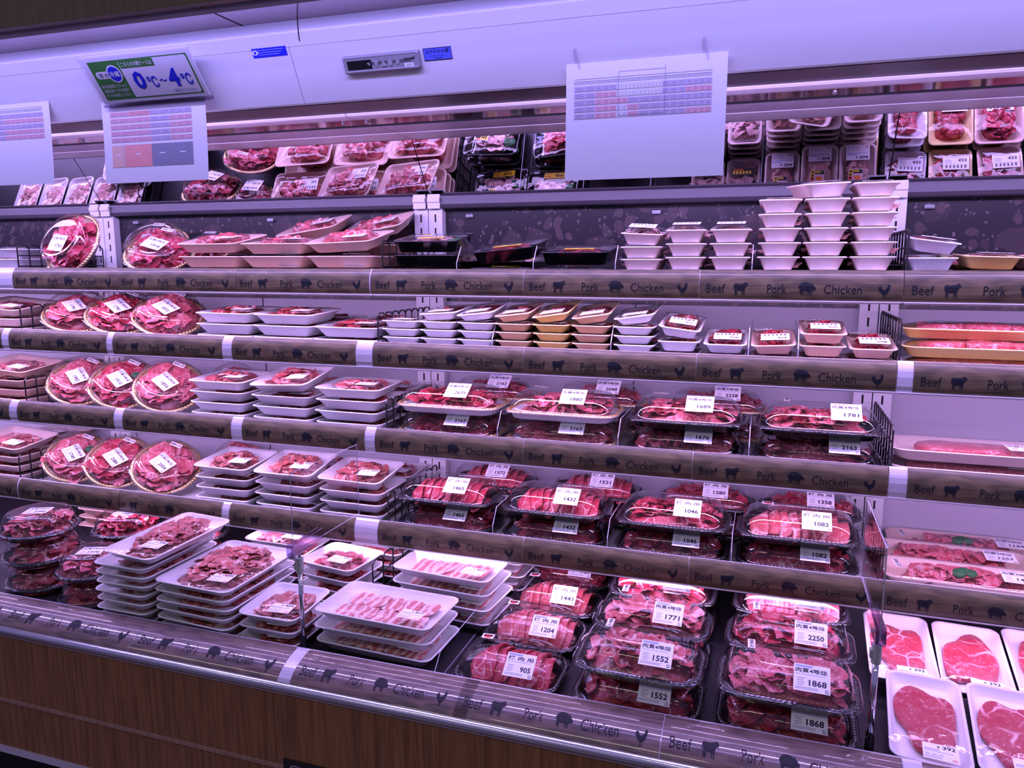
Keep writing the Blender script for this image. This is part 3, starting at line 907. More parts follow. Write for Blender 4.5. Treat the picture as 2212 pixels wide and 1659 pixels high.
# ------------------------------------------------------------------ price labels (label > print)
def label_meshes(kind, price):
    def make():
        fn = lambda u, v: (u, v, 0.00045)
        if kind == 'deli4' or kind == 'yaki':
            w, h = 0.062, 0.052
            p = MB()
            rect(p, -w / 2 + 0.003, h / 2 - 0.006, w * 0.02, h / 2 - 0.002, fn, 1)
            put_text(p, '肉質4等級' if kind == 'deli4' else '焼 肉 用', -w / 2 + 0.003, h / 2 - 0.0165, 0.0092, fn, 0, width=0.054)
            for k in range(12):
                rect(p, -w / 2 + 0.004 + k * 0.0042, h / 2 - 0.0205, -w / 2 + 0.0066 + k * 0.0042, h / 2 - 0.0188, fn, 1)
            for k in range(4):
                rect(p, -w / 2 + 0.006, -0.002 - k * 0.0042, -w / 2 + 0.019 - 0.002 * (k % 2), -0.0008 - k * 0.0042, fn, 2)
            for k in range(2):
                rect(p, -w / 2 + 0.003, -h / 2 + 0.004 + k * 0.0028, w / 2 - 0.02, -h / 2 + 0.005 + k * 0.0028, fn, 2)
            put_text(p, 'p' + price, w / 2 - 0.006, -h / 2 + 0.0115, 0.0118, fn, 0, anchor='r', width=0.0075 * len(price))
            for a, b_, c, d in ((0, 0, 6, 1), (0, 5, 6, 6), (0, 0, 1, 6), (5, 0, 6, 3), (3, 2, 5, 3)):
                k = 0.001
                rect(p, w / 2 - 0.0085 + a * k, -h / 2 + 0.002 + b_ * k, w / 2 - 0.0085 + c * k, -h / 2 + 0.002 + d * k, fn, 0)
            mats = [M['black_ink'] if kind == 'x' else M['navy'], M['paleblue'], M['slate_ink']]
        elif kind == 'foam':
            w, h = 0.056, 0.040
            p = MB()
            put_text(p, 'p' + price, w / 2 - 0.004, h / 2 - 0.0115, 0.0088, fn, 0, anchor='r', width=0.0068 * len(price))
            put_text(p, 'yen', w / 2 - 0.008 - 0.0068 * len(price), h / 2 - 0.0105, 0.006, fn, 0, anchor='r')
            rect(p, -w / 2 + 0.003, h / 2 - 0.0165, -0.002, h / 2 - 0.0140, fn, 1)
            for k in range(9):
                rect(p, -w / 2 + 0.003 + k * 0.0052, h / 2 - 0.0205, -w / 2 + 0.0068 + k * 0.0052, h / 2 - 0.0186, fn, 1)
            for k in range(3):
                rect(p, -w / 2 + 0.003 + k * 0.011, -0.008, -w / 2 + 0.010 + k * 0.011, -0.0066, fn, 2)
            for k in range(2):
                rect(p, -w / 2 + 0.003, -0.0125 - k * 0.0035, -w / 2 + 0.03, -0.0115 - k * 0.0035, fn, 2)
            put_text(p, 'p' + price, w / 2 - 0.003, -h / 2 + 0.003, 0.0045, fn, 3, anchor='r')
            mats = [M['navy'], M['paleblue'], M['slate_ink'], M['red_ink']]
        elif kind == 'brush':
            w, h = 0.060, 0.040
            p = MB()
            rs = random.Random(price)
            for k in range(6):
                x = -w / 2 + 0.005 + k * 0.0085
                for q in range(3):
                    rect(p, x + rs.uniform(0, 0.002), h / 2 - 0.0055 - q * 0.0032 - 0.0016, x + 0.0068 - rs.uniform(0, 0.002), h / 2 - 0.0055 - q * 0.0032, fn, 0)
                rect(p, x + 0.0028, h / 2 - 0.0135, x + 0.0042, h / 2 - 0.0040, fn, 0)
            for k in range(3):
                rect(p, -w / 2 + 0.005, 0.000 - k * 0.0042, -w / 2 + 0.020, 0.0012 - k * 0.0042, fn, 1)
            put_text(p, 'p' + price, w / 2 - 0.006, -h / 2 + 0.008, 0.0090, fn, 0, anchor='r', width=0.0065 * len(price))
            rect(p, -w / 2 + 0.004, -h / 2 + 0.003, w / 2 - 0.018, -h / 2 + 0.0042, fn, 1)
            mats = [M['navy'], M['slate_ink']]
        elif kind == 'yellow':
            w, h = 0.070, 0.018
            p = MB()
            put_text(p, 'yen' + price, w / 2 - 0.010, -0.0055, 0.011, fn, 0, anchor='r', width=0.026)
            rect(p, -w / 2 + 0.003, 0.001, -w / 2 + 0.021, 0.006, fn, 1); rect(p, -w / 2 + 0.003, -0.0055, -w / 2 + 0.021, -0.0035, fn, 1)
            mats = [M['black_ink'], M['orange_ink']]
        elif kind == 'origin':
            w, h = 0.014, 0.036
            p = MB()
            for k, ch in enumerate('国産牛肉'):
                put_text(p, ch, 0, h / 2 - 0.0095 - k * 0.0080, 0.0072, fn, 0, anchor='c', width=0.0076)
            rect(p, w / 2 - 0.0022, -h / 2 + 0.002, w / 2 - 0.0008, h / 2 - 0.002, fn, 1)
            mats = [M['black_ink'], M['pink_ink']]
        elif kind == 'shield':
            w, h = 0.026, 0.020
            p = MB()
            p.poly([(-0.010, 0.006), (0.010, 0.006), (0.010, -0.002), (0.006, -0.006), (0.0, -0.0085), (-0.006, -0.006), (-0.010, -0.002)], lambda x, y: fn(x, y), 1)
            rect(p, -0.0095, -0.001, 0.0095, 0.0062, lambda u, v: (u, v, 0.0006), 0)
            put_text(p, 'BEEF', 0, 0.0012, 0.003, lambda u, v: (u, v, 0.0008), 1, anchor='c')
            mats = [M['black_ink'], M['red_ink']]
        elif kind == 'star':
            w, h = 0.044, 0.026
            p = MB()
            st = []
            for k in range(20):
                rr_ = 0.011 if k % 2 else 0.0075
                st.append((-0.012 + rr_ * math.cos(k * PI / 10), -0.001 + rr_ * math.sin(k * PI / 10)))
            rect(p, -0.018, 0.002, -0.004, 0.012, fn, 2)
            rect(p, -0.003, -0.010, 0.020, 0.011, fn, 3)
            p.poly(st, lambda x, y: (x, y, 0.0007), 0)
            for q in range(3):
                rect(p, 0.0 + q * 0.006, -0.006, 0.004 + q * 0.006, 0.007, lambda u, v: (u, v, 0.0007), 0)
            mats = [M['black_ink'], M['red_ink'], M['orange_ink'], M['yellow_ink']]
        elif kind == 'banner':
            w, h = 0.062, 0.020
            p = MB()
            rect(p, -w / 2, -h / 2, w / 2, h / 2, fn, 0)
            for q in range(6):
                rect(p, -0.028 + q * 0.0085, -0.003, -0.022 + q * 0.0085, 0.006, lambda u, v: (u, v, 0.0007), 1)
            rect(p, -0.028, -h / 2 + 0.0005, 0.0, -h / 2 + 0.006, lambda u, v: (u, v, 0.0007), 2)
            mats = [M['black_ink'], M['yellow_ink'], M['orange_ink']]
        else:  # picture sticker
            w, h = 0.034, 0.048
            p = MB()
            rect(p, -w / 2 + 0.001, -h / 2 + 0.001, -w / 2 + 0.010, h / 2 - 0.008, fn, 0)
            rect(p, -w / 2 + 0.001, -0.004, -w / 2 + 0.010, 0.005, lambda u, v: (u, v, 0.0007), 1)
            for q in range(4):
                rect(p, -w / 2 + 0.003, -h / 2 + 0.004 + q * 0.009, -w / 2 + 0.008, -h / 2 + 0.009 + q * 0.009, lambda u, v: (u, v, 0.0009), 2)
            rect(p, -w / 2 + 0.011, -0.010, w / 2 - 0.001, 0.008, fn, 3)
            p.poly(blob(np.random.RandomState(4), 0.008, 0.006, 16), lambda x, y: (x + 0.005, y, 0.0008), 4)
            rect(p, -w / 2 + 0.011, -h / 2 + 0.001, w / 2 - 0.001, -0.012, fn, 2)
            rect(p, -w / 2 + 0.012, -h / 2 + 0.003, 0.008, -h / 2 + 0.008, lambda u, v: (u, v, 0.0008), 0)
            mats = [M['yellow_ink'], M['red_ink'], M['black_ink'], M['pink_ink'], M['orange_ink']]
        b = MB(); b.box(-w / 2, w / 2, -h / 2, h / 2, 0, 0.0003)
        paper = M['yellow_ink'] if kind == 'yellow' else M['paper']
        return (b.mesh('price_label', paper), p.mesh('label_print', mats))
    return cached(('label', kind, price), make)


def add_label(parent, kind, price, loc, rot, name=None):
    a, b = label_meshes(kind, price)
    nm = name or {'origin': 'origin_sticker', 'shield': 'brand_sticker', 'star': 'recipe_sticker', 'picture': 'recipe_sticker', 'banner': 'recipe_sticker'}.get(kind, 'price_label')
    o = ob(nm, a, parent, loc, rot)
    ob('print', b, o)
    return o


# ------------------------------------------------------------------ packages
CNT = [0]


def meat_for(kind, Wd, D, h, z0, variant):
    """mesh for a heap of meat that fills Wd x D to height h"""
    key = ('meat', kind, round(Wd, 3), round(D, 3), round(h, 3), variant)
    def make():
        sd = variant * 17 + int(Wd * 1000) + int(D * 100)
        if kind in ('cubes', 'chicken_lumps', 'beef_cubes'):
            return lumps_mesh('meat_pieces', Wd, D, h, z0, int(16 + Wd * D * 2300), {'cubes': 'pork', 'chicken_lumps': 'chicken', 'beef_cubes': 'beef_dark'}[kind], sd)
        if kind == 'mince':
            return pile_mesh('meat_heap', Wd, D, h, z0, int(20 + Wd * D * 3400), 'beef', sd, (0.02, 0.035), (0.008, 0.014), 0.004)
        if kind == 'strips':
            return pile_mesh('meat_heap', Wd, D, h, z0, int(14 + Wd * D * 1500), 'offal', sd, (0.06, 0.1), (0.012, 0.02), 0.003)
        if kind == 'wagyu':
            return pile_mesh('meat_heap', Wd, D, h, z0, int(10 + Wd * D * 1000), 'wagyu', sd, (0.055, 0.085), (0.034, 0.052), 0.0065)
        mt = {'scrap': 'pork_scrap', 'beef': 'beef', 'beef_dark': 'beef_dark', 'wagyu': 'wagyu', 'pork': 'pork', 'chicken': 'chicken', 'offal': 'offal'}[kind]
        return pile_mesh('meat_heap', Wd, D, h, z0, int(12 + Wd * D * 1500), mt, sd)
    return cached(key, make)


def fan_slices(root, mat, n, Wd, D, z0, seed):
    """a row of overlapping slices shingled along x and draped over the bed, each an object"""
    rs = random.Random(seed)
    l = 0.046
    var = slice_variants('fan', mat, D * 1.02, l, 0.0042, seed % 7 + 3, wob=0.07, drape=7.5)
    for k in range(n):
        t = (k + 0.5) / n
        x = -Wd / 2 + l * 0.42 + (Wd - l * 0.84) * t
        ends = max(0.0, abs(2 * t - 1) - 0.62)
        ob('meat_slice', var[k % len(var)], root, (x, rs.uniform(-0.003, 0.002), z0 - 0.030 * ends + rs.uniform(-0.001, 0.0012)), (rs.uniform(-0.05, 0.05), -0.42 + 0.5 * (t - 0.5) + rs.uniform(-0.07, 0.07), rs.uniform(-0.07, 0.07)))


def lying_slices(root, mat, rows, cols, Wd, D, z0, seed, stripe_len):
    """thin slices laid overlapping flat in rows"""
    rs = random.Random(seed)
    lx = Wd / cols * 1.35
    var = slice_variants('lie%d%d' % (rows, cols), mat, D / rows * 1.12, lx, 0.0028, seed % 5 + 2, 3, 0.07)
    for r in range(rows):
        for c in range(cols):
            x = -Wd / 2 + Wd * (c + 0.5) / cols
            y = -D / 2 + D * (r + 0.5) / rows
            ob('meat_slice', var[(r + c) % len(var)], root, (x, y + rs.uniform(-0.002, 0.002), z0 + 0.002 + 0.0016 * (c % 2) + 0.002 * r), (rs.uniform(-0.03, 0.03), -0.05 + rs.uniform(-0.03, 0.03), rs.uniform(-0.10, 0.10)))


def tray_pack(name, label, cat, group, loc, rot, Wd, D, h, mat, meat, price=None, lkind='foam', bulge=0.004, variant=0, slope=0.75, r=0.016, lpos=None, film=True, fill=0.85, extra=None, mh=None, lrot=0.0, ltilt=0.0):
    root = empty(name, loc, rot)
    tag(root, label, cat, group)
    ob('foam_tray', foam_tray(Wd, D, h, mat, slope, r), root)
    i = h * slope
    mw, md = (Wd - 2 * i) * fill, (D - 2 * i) * fill
    CNT[0] += 1
    mz = mh if mh is not None else h * 0.92 - 0.004
    if meat.startswith('lie:'):
        _, mt, rws, cls = meat.split(':')
        lying_slices(root, mt, int(rws), int(cls), mw, md, 0.008, CNT[0], 0)
    elif meat == 'steak':
        rs = np.random.RandomState(variant + 40)
        me = cached(('steak', round(mw, 2), round(md, 2), variant), lambda: slab_mesh('steak', blob(rs, mw * 0.50, md * 0.44, 36, 0.15, 2.3), 0.012, 'steak', variant + 3, lump=0.0012))
        ob('steak', me, root, (0, md * 0.03, 0.005))
    elif meat.startswith('slabs:'):
        _, mt, n = meat.split(':')
        n = int(n)
        rs = np.random.RandomState(variant + 9)
        for k in range(n):
            me = cached(('slab', mt, n, round(mw, 2), k, variant), lambda: slab_mesh('meat_cut', blob(rs, mw / n * 0.56, md * 0.46, 30, 0.09, 2.8), max(0.009, mz * 0.8), mt, variant * 5 + k, lump=0.0016))
            ob('meat_cut', me, root, (-mw / 2 + mw * (k + 0.5) / n, 0, 0.006 + 0.002 * (k % 2)))
    else:
        o = ob('meat', meat_for(meat, mw, md, mz, 0.004, variant % 3), root)
        o['kind'] = 'stuff'
    if film:
        ob('cling_film', film_mesh(Wd, D, h, bulge, r), root)
    if price:
        lp = lpos or (Wd * 0.16, -D * 0.20)
        s = max(abs(lp[0]) / (Wd / 2), abs(lp[1]) / (D / 2))
        add_label(root, lkind, price, (lp[0], lp[1], h + bulge * (1 - s ** 4) + 0.0022 + 0.014 * math.sin(ltilt)), (ltilt, 0, lrot))
    if extra:
        extra(root, h, bulge)
    return root


def dome_pack(name, label, cat, group, loc, rot, Wd, D, style, meat, price=None, lkind='deli4', r=0.045, hb=0.022, hh=0.048, variant=0, top=0.72, sticker=None, lx=0.20, leaf=None, lface='slope', lroll=0.0, stk=None, toplabel=None, low=False):
    root = empty(name, loc, rot)
    tag(root, label, cat, group)
    ob('tray_base', dome_base(Wd, D, hb, 'black_plastic' if style == 'black' else 'foam_white' if style == 'gold' else 'foam_tan', r), root)
    ob('woven_rim', rope_rim(round(Wd - 0.012, 4), round(D - 0.012, 4), r - 0.004, hb + 0.0005, 'black_rim' if style == 'black' else 'gold'), root)
    CNT[0] += 1
    mw, md = Wd - 0.036, D - 0.032
    if meat.startswith('fan:'):
        _, mt, n = meat.split(':')
        mb_ = cached(('fanbase', mt, round(mw, 3)), lambda: pile_mesh('meat_bed', mw * 0.98, md * 0.98, 0.026, 0.005, 14, mt, 5))
        o = ob('meat_bed', mb_, root); o['kind'] = 'stuff'
        fan_slices(root, mt, int(n), mw, md, hb + hh * 0.54, CNT[0] * 3 + 1)
    else:
        o = ob('meat', meat_for(meat, mw, md, hb + hh * 0.70 - 0.004, 0.004, variant % 3), root)
        o['kind'] = 'stuff'
    ob('clear_lid', dome_lid(Wd, D, hb, hh, r, top), root)
    zt = hb + hh
    w2 = min(Wd, D) / 2
    if price:
        if lface == 'slope':
            t = 1.02 if low else 1.10
            ang = math.atan2((hh - 0.008) * math.cos(t), (LID_IN - 0.010) * math.sin(t))
            cy = -D / 2 + 0.010 + (LID_IN - 0.010) * (1 - math.cos(t)); cz = hb + 0.005 + (hh - 0.008) * math.sin(t)
            add_label(root, lkind, price, (lx * Wd, cy - 0.0016 * math.sin(ang), cz + 0.0016 * math.cos(ang)), (ang, 0, lroll))
        else:
            add_label(root, lkind, price, (lx * Wd, toplabel or -0.01, zt + 0.0012), (0, 0, lroll))
    if sticker:
        p = stk or (-0.24 * Wd, D * 0.10, 0.15)
        add_label(root, sticker, '0', (p[0], p[1], zt + 0.0008), (0, 0, p[2]))
    if leaf:
        add_leaf(root, leaf[0], leaf[1], hb + hh * 0.62)
    return root


def add_leaf(root, x, y, z, s=1.0):
    """crinkled green garnish leaf"""
    def make():
        mb = MB(); rs = np.random.RandomState(3)
        for k in range(7):
            a = -0.3 + k * 0.62
            n = 9
            o = [(0.012 * math.cos(t) + 0.011 * math.cos(a), 0.010 * math.sin(t) + 0.009 * math.sin(a)) for t in np.linspace(0, 2 * PI, n, endpoint=False)]
            mb.loft([[(p[0] * q, p[1] * q, zz + 0.0015 * math.sin(9 * i + k)) for i, p in enumerate(o)] for q, zz in ((0.9, 0), (1.0, 0.003), (0.8, 0.007), (0.3, 0.009))], True, True)
        return mb.mesh('garnish_leaf', M['leaf'], True)
    o = ob('garnish_leaf', cached('leaf', make), root, (x, y, z), (0, 0, 0.3))
    o.scale = (s, s, s)


ORD = ['top', 'second', 'third', 'fourth', 'fifth', 'sixth', 'seventh', 'eighth']
NTH = ['first', 'second', 'third', 'fourth', 'fifth', 'sixth', 'seventh', 'eighth', 'ninth', 'tenth', 'eleventh', 'twelfth', 'thirteenth']


def stack(what, col, meat, n, X, Yf, Z, Wd, D, h, pitch, where, group, price=None, lkind='foam', jit=0.004, yaw=0.0, tops=None, name='foam_tray_pack', seed=0, lean=(0, 0), topkw=None, **kw):
    """n packs on top of each other; where: how the stack is found"""
    rs = random.Random(seed * 31 + int(X * 1000))
    for k in range(n):
        top = (k == n - 1)
        rz = yaw + rs.uniform(-1, 1) * jit * 9
        x, y = X + rs.uniform(-jit, jit) + lean[0] * k, Yf + D / 2 + rs.uniform(0, jit) + lean[1] * k
        z = Z + k * pitch
        rx = ry = 0.0
        if top and tops:
            rx, ry = math.radians(tops[0]), math.radians(tops[1])
            z += tops[2] if len(tops) > 2 else abs(math.sin(rx)) * D * 0.36 + abs(math.sin(ry)) * Wd * 0.34
            if len(tops) > 3:
                rz += math.radians(tops[3])
        pos = ORD[n - 1 - k]
        lab = f'{what}, {"top of" if pos == "top" else pos + " down in"} {where}'
        pr = price if isinstance(price, str) else (price[min(n - 1 - k, len(price) - 1)] if price else None)
        k2 = dict(kw, **topkw) if (top and topkw) else dict(kw)
        k2.setdefault('film', top)
        tray_pack(name, lab, 'meat pack', group, (x, y, z), (rx, ry, rz), Wd, D, h, col, meat, pr, lkind, variant=seed + k, **k2)


def tray_seq_done():
    pass

# ------------------------------------------------------------------ packs: middle bay, top shelf
MID, LEFT, RIGHT, FARL = 'middle bay', 'left bay', 'right bay', 'far left bay'
Z1, Z2, Z3, Z4 = DECKS


def leafy(root, h, b):
    add_leaf(root, 0.05, -0.03, h * 0.5); add_leaf(root, 0.055, 0.03, h * 0.5)


def black_tray(label, loc, rot, Wd, D, h, meat, price, variant, leaf=False, sticker=None, lpos=(0.01, -0.045)):
    def extra(root, hh, b):
        if leaf:
            add_leaf(root, Wd * 0.28, -D * 0.12, hh * 0.55); add_leaf(root, Wd * 0.30, D * 0.14, hh * 0.55)
        if sticker:
            add_label(root, sticker, '0', (-Wd * 0.18, 0.012, hh + b + 0.0012), (0, 0, 0.1))
    return tray_pack('black_tray_pack', label, 'meat pack', 'black film wrapped trays', loc, rot, Wd, D, h, 'black_plastic', meat, price, 'yellow', bulge=0.003, variant=variant, r=0.02, slope=0.42, lpos=lpos, extra=extra)


for k in range(3):
    black_tray(f'black tray of sliced offal with green leaf, {("bottom", "middle", "top")[k]} of stack by wire divider, top shelf', (-0.832 + 0.004 * k, 1.835, Z1 + 0.0005 + 0.034 * k + (0.012 if k == 2 else 0)), (math.radians(9) if k == 2 else 0, 0, 0.02 * k), 0.175, 0.15, 0.030, 'offal', '269', k, leaf=True, sticker='star' if k == 2 else None)
black_tray('black tray of offal tipped on rear edge behind the stacked black trays, top shelf', (-0.80, 1.987, Z1 + 0.030), (math.radians(9), math.radians(-3), -0.05), 0.17, 0.135, 0.030, 'offal', '269', 1, leaf=True, sticker='star')
for k in range(2):
    black_tray(f'black tray of red meat, {("lower", "upper")[k]} one of second black pair, top shelf', (-0.628 + 0.012 * k, 1.835, Z1 + 0.0005 + 0.036 * k + (0.020 if k else 0)), (math.radians(9) if k else 0, math.radians(-5) if k else 0, 0.03 - 0.09 * k), 0.165, 0.15, 0.032, 'beef_dark', '399', k)
    black_tray(f'black tray of red meat, {("lower", "upper")[k]} one of third black pair, top shelf', (-0.448 + 0.006 * k, 1.835, Z1 + 0.0005 + 0.036 * k + (0.011 if k else 0)), (math.radians(7) if k else 0, 0, -0.02 * k), 0.170, 0.15, 0.032, 'beef_dark', '399', k + 1)
black_tray('black tray of pale offal with green leaf at the back of the second black pair', (-0.64, 1.996, Z1 + 0.028), (math.radians(8), 0, 0.0), 0.16, 0.135, 0.030, 'offal', '399', 2, leaf=True, sticker='star')

BG = 'deep blush foam bowls on the top shelf'
kwb = dict(slope=0.55, r=0.014, bulge=0.001, fill=0.95, name='foam_bowl_pack')
stack('blush bowl of chicken', 'foam_blush', 'strips', 4, -0.286, 1.755, Z1 + 0.0005, 0.094, 0.15, 0.0262, 0.0277, 'first bowl stack from left, top shelf, middle bay', BG, '304', 'brush', jit=0.0012, tops=(4, 3, 0.006), seed=1, lpos=(0.0, -0.045), topkw=dict(bulge=0.014, mh=0.032, ltilt=0.16), **kwb)
stack('blush bowl of chicken', 'foam_blush', 'strips', 4, -0.187, 1.755, Z1 + 0.0005, 0.089, 0.15, 0.0283, 0.0297, 'second bowl stack from left, top shelf, middle bay', BG, '304', 'brush', jit=0.0010, seed=2, lpos=(0.0, -0.045), topkw=dict(bulge=0.012, mh=0.032, ltilt=0.16), **kwb)
stack('blush bowl of chicken', 'foam_blush', 'strips', 4, -0.092, 1.755, Z1 + 0.0005, 0.089, 0.15, 0.0283, 0.0297, 'third bowl stack from left, top shelf, middle bay', BG, ['304', '304', '372', '380'], 'brush', jit=0.0010, seed=3, lpos=(0.0, -0.045), topkw=dict(bulge=0.012, mh=0.032, ltilt=0.16), **kwb)
for q, (x, n, top) in enumerate(((0.009, 6, None), (0.1015, 6, None), (0.1935, 7, None))):
    stack('blush bowl of chicken', 'foam_blush', 'chicken', n, x, 1.755, Z1 + 0.0005, 0.0885, 0.15, 0.0285, 0.0299, f'{NTH[q + 3]} bowl stack from left, top shelf, middle bay', BG, '304', 'foam', jit=0.0014, seed=4 + q, lpos=(0.0, -0.05), extra=lambda r, h, b: add_label(r, 'picture', '0', (-0.005, 0.018, h + b + 0.002), (0, 0, 0.05)), **kwb)
tray_pack('foam_bowl_pack', 'blush bowl of chicken set askew on the fifth bowl stack from left, top shelf', 'meat pack', BG, (0.083, 1.84, Z1 + 0.0005 + 6 * 0.0298 + 0.007), (math.radians(3), math.radians(-3), math.radians(14)), 0.10, 0.15, 0.028, 'foam_blush', 'chicken', '304', 'foam', slope=0.55, r=0.014, bulge=0.002, fill=0.95, lpos=(0, -0.05), extra=lambda r, h, b: add_label(r, 'picture', '0', (-0.005, 0.018, h + b + 0.002), (0, 0, 0.05)))
for q, x in enumerate((0.009, 0.1015, 0.1935)):
    stack('blush bowl of chicken', 'foam_blush', 'chicken', 3 + (q > 0), x, 1.918, Z1 + 0.0005, 0.0885, 0.15, 0.027, 0.0298, f'rear row behind {NTH[q + 3]} bowl stack, top shelf', BG, '304', 'foam', jit=0.0014, seed=14 + q, lpos=(0.0, -0.05), extra=lambda r, h, b: add_label(r, 'picture', '0', (-0.005, 0.018, h + b + 0.002), (0, 0, 0.05)), **kwb)
for q, x in enumerate((-0.187, -0.092)):
    stack('blush bowl of pale strips', 'foam_blush', 'strips', 2, x, 1.918, Z1 + 0.0005, 0.089, 0.15, 0.026, 0.0295, f'rear row behind {NTH[q + 1]} bowl stack, top shelf', BG, '304', 'brush', jit=0.001, seed=24 + q, lpos=(0.0, 0.045), extra=lambda r, h, b: add_label(r, 'banner', '0', (0.0, -0.035, h + b + 0.002), (0, 0, 0.0)), **kwb)

# ------------------------------------------------------------------ middle bay, second shelf
G2 = 'small foam trays on the second shelf of the middle bay'
s2 = [(-0.893, 'foam_white', 'white pork tray', 'pork', 4, 0.105, None), (-0.788, 'foam_white', 'white pork tray', 'pork', 5, 0.100, (4, -4)), (-0.686, 'foam_white', 'white pork tray', 'pork', 5, 0.100, (7, -7)),
      (-0.589, 'foam_tan', 'tan pork tray', 'pork', 5, 0.093, (7, -7)), (-0.494, 'foam_yellow', 'yellow pork tray', 'pork', 5, 0.093, (8, -9)), (-0.397, 'foam_tan', 'tan pork tray', 'pork', 5, 0.095, (8, -9)),
      (-0.297, 'foam_white', 'white pork tray', 'pork', 5, 0.096, (5, -9))]
for q, (x, mt, nm, meat, n, w, tp) in enumerate(s2):
    stack(nm, mt, meat, n, x, 1.752, Z2 + 0.0005, w, 0.16, 0.0200, 0.0208, f'{NTH[q]} stack from left, second shelf, middle bay', G2, ['241', '497', '380'], 'foam', jit=0.0016, tops=tp, seed=30 + q, bulge=0.0007, fill=1.0, r=0.016, slope=0.8, lpos=(0.0, -0.045))
s2 = [(-0.196, 'foam_white', 'white pork tray', 'pork', 3, (9, 7)), (-0.094, 'foam_white', 'white beef tray', 'beef', 2, (9, 0)), (0.0095, 'foam_peach', 'peach mince tray', 'mince', 2, (9, -3)), (0.1095, 'foam_peach', 'peach mince tray', 'mince', 3, (7, 0)), (0.2065, 'foam_peach', 'peach mince tray', 'mince', 2, (8, 0))]
for q, (x, mt, nm, meat, n, tp) in enumerate(s2):
    stack(nm, mt, meat, n, x, 1.752, Z2 + 0.0005, 0.0945, 0.15, 0.024, 0.0285, f'{NTH[q + 7]} stack from left, second shelf, middle bay', G2, ['400', '508', '494'][q % 3], 'brush', jit=0.001, tops=tp, seed=40 + q, bulge=0.0035, fill=1.0, r=0.016, slope=0.6, lpos=(0.004, -0.035), topkw=dict(bulge=0.006, mh=0.028, ltilt=0.1), extra=(lambda r, h, b: add_label(r, 'origin', '0', (-0.02, 0.05, h + b + 0.001), (0, 0, 1.57))) if q > 1 else None)

# ------------------------------------------------------------------ middle bay, third and fourth shelves: domed trays
GD = 'clear domed rectangular trays of beef'
HB, HH = 0.019, 0.049
row3 = [(-0.777, 'gold', 'beef', '2635', '2162', 'gold-rimmed'), (-0.476, 'gold', 'wagyu', '1880', '2048', 'gold-rimmed'), (-0.176, 'black', 'wagyu', '1689', '2228', 'black-rimmed'), (0.112, 'black', 'wagyu', '1781', None, 'black-rimmed')]
for q, (x, st, meat, pf, pb, rim) in enumerate(row3):
    w = 0.283 if q < 2 else 0.268
    for k in range(2):
        dome_pack('domed_tray_pack', (f'{rim} domed beef tray priced {pf}, upper of {NTH[q]} pair, third shelf, middle bay' if k else f'{rim} domed beef tray under the one priced {pf}, lower of {NTH[q]} pair, third shelf'), 'meat pack', GD,
                  (x, 1.752 + 0.0825, Z3 + 0.0005 + k * (HB + HH + 0.001)), (0, 0, 0.0), w, 0.165, st, meat, pf if k else ('1676' if q == 2 else '2163'), 'deli4', hb=HB, hh=HH, variant=q + k, sticker='origin' if k else None, lx=0.12 if q != 3 else 0.20, stk=(-0.25 * w, 0.030, 1.2 if q != 3 else 0.0), low=not k)
    if pb:
        for k in range(2):
            dome_pack('domed_tray_pack', (f'gold-rimmed domed beef tray priced {pb}, rear row, behind {NTH[q]} pair, third shelf' if k else f'gold-rimmed domed beef tray hidden below the rear {pb} tray, behind {NTH[q]} pair, third shelf'), 'meat pack', GD,
                      (x + 0.06, 1.9955, Z3 + 0.0005 + k * (HB + HH + 0.001)), (0, 0, 0), 0.245, 0.142, 'gold', meat, pb, 'deli4', hb=HB, hh=HH, variant=q + 2, lx=0.10, r=0.04, low=not k)
row4 = [(-0.787, 'fan:beef:9', '1465', '1372', 'yaki'), (-0.492, 'fan:beef:11', '1432', '1521', 'yaki'), (-0.200, 'beef', '1046', '1280', 'yaki'), (0.083, 'fan:pork:9', '1082', '1358', 'yaki')]
for q, (x, meat, pf, pb, lk) in enumerate(row4):
    for k in range(2):
        dome_pack('domed_tray_pack', (f'black-rimmed domed tray of sliced beef priced {pf}, upper of {NTH[q]} pair, fourth shelf' if k else f'black-rimmed domed beef tray under the one priced {pf}, lower of {NTH[q]} pair, fourth shelf'), 'meat pack', GD,
                  (x, 1.752 + 0.0825, Z4 + 0.0005 + k * (HB + HH + 0.001)), (0, 0, 0.0), 0.268, 0.165, 'black', meat if k else 'beef', pf, lk, hb=HB, hh=HH, variant=q + k, lx=0.14, sticker='shield' if (k and q == 3) else None, stk=(-0.25 * 0.268, 0.025, 0.0), low=not k)
    for k in range(2):
        dome_pack('domed_tray_pack', (f'black-rimmed domed beef tray priced {pb}, rear row, behind {NTH[q]} pair, fourth shelf' if k else f'black-rimmed domed beef tray below the rear {pb} tray, behind {NTH[q]} pair, fourth shelf'), 'meat pack', GD,
                  (x + (0.065 if q < 3 else 0.030), 1.9955, Z4 + 0.0005 + k * (HB + HH + 0.001)), (0, 0, 0), 0.245, 0.142, 'black', ('fan:beef:8' if q < 2 else 'beef') if k else 'beef', pb, lk, hb=HB, hh=HH, variant=q + 3, lx=0.10, r=0.04, low=not k)

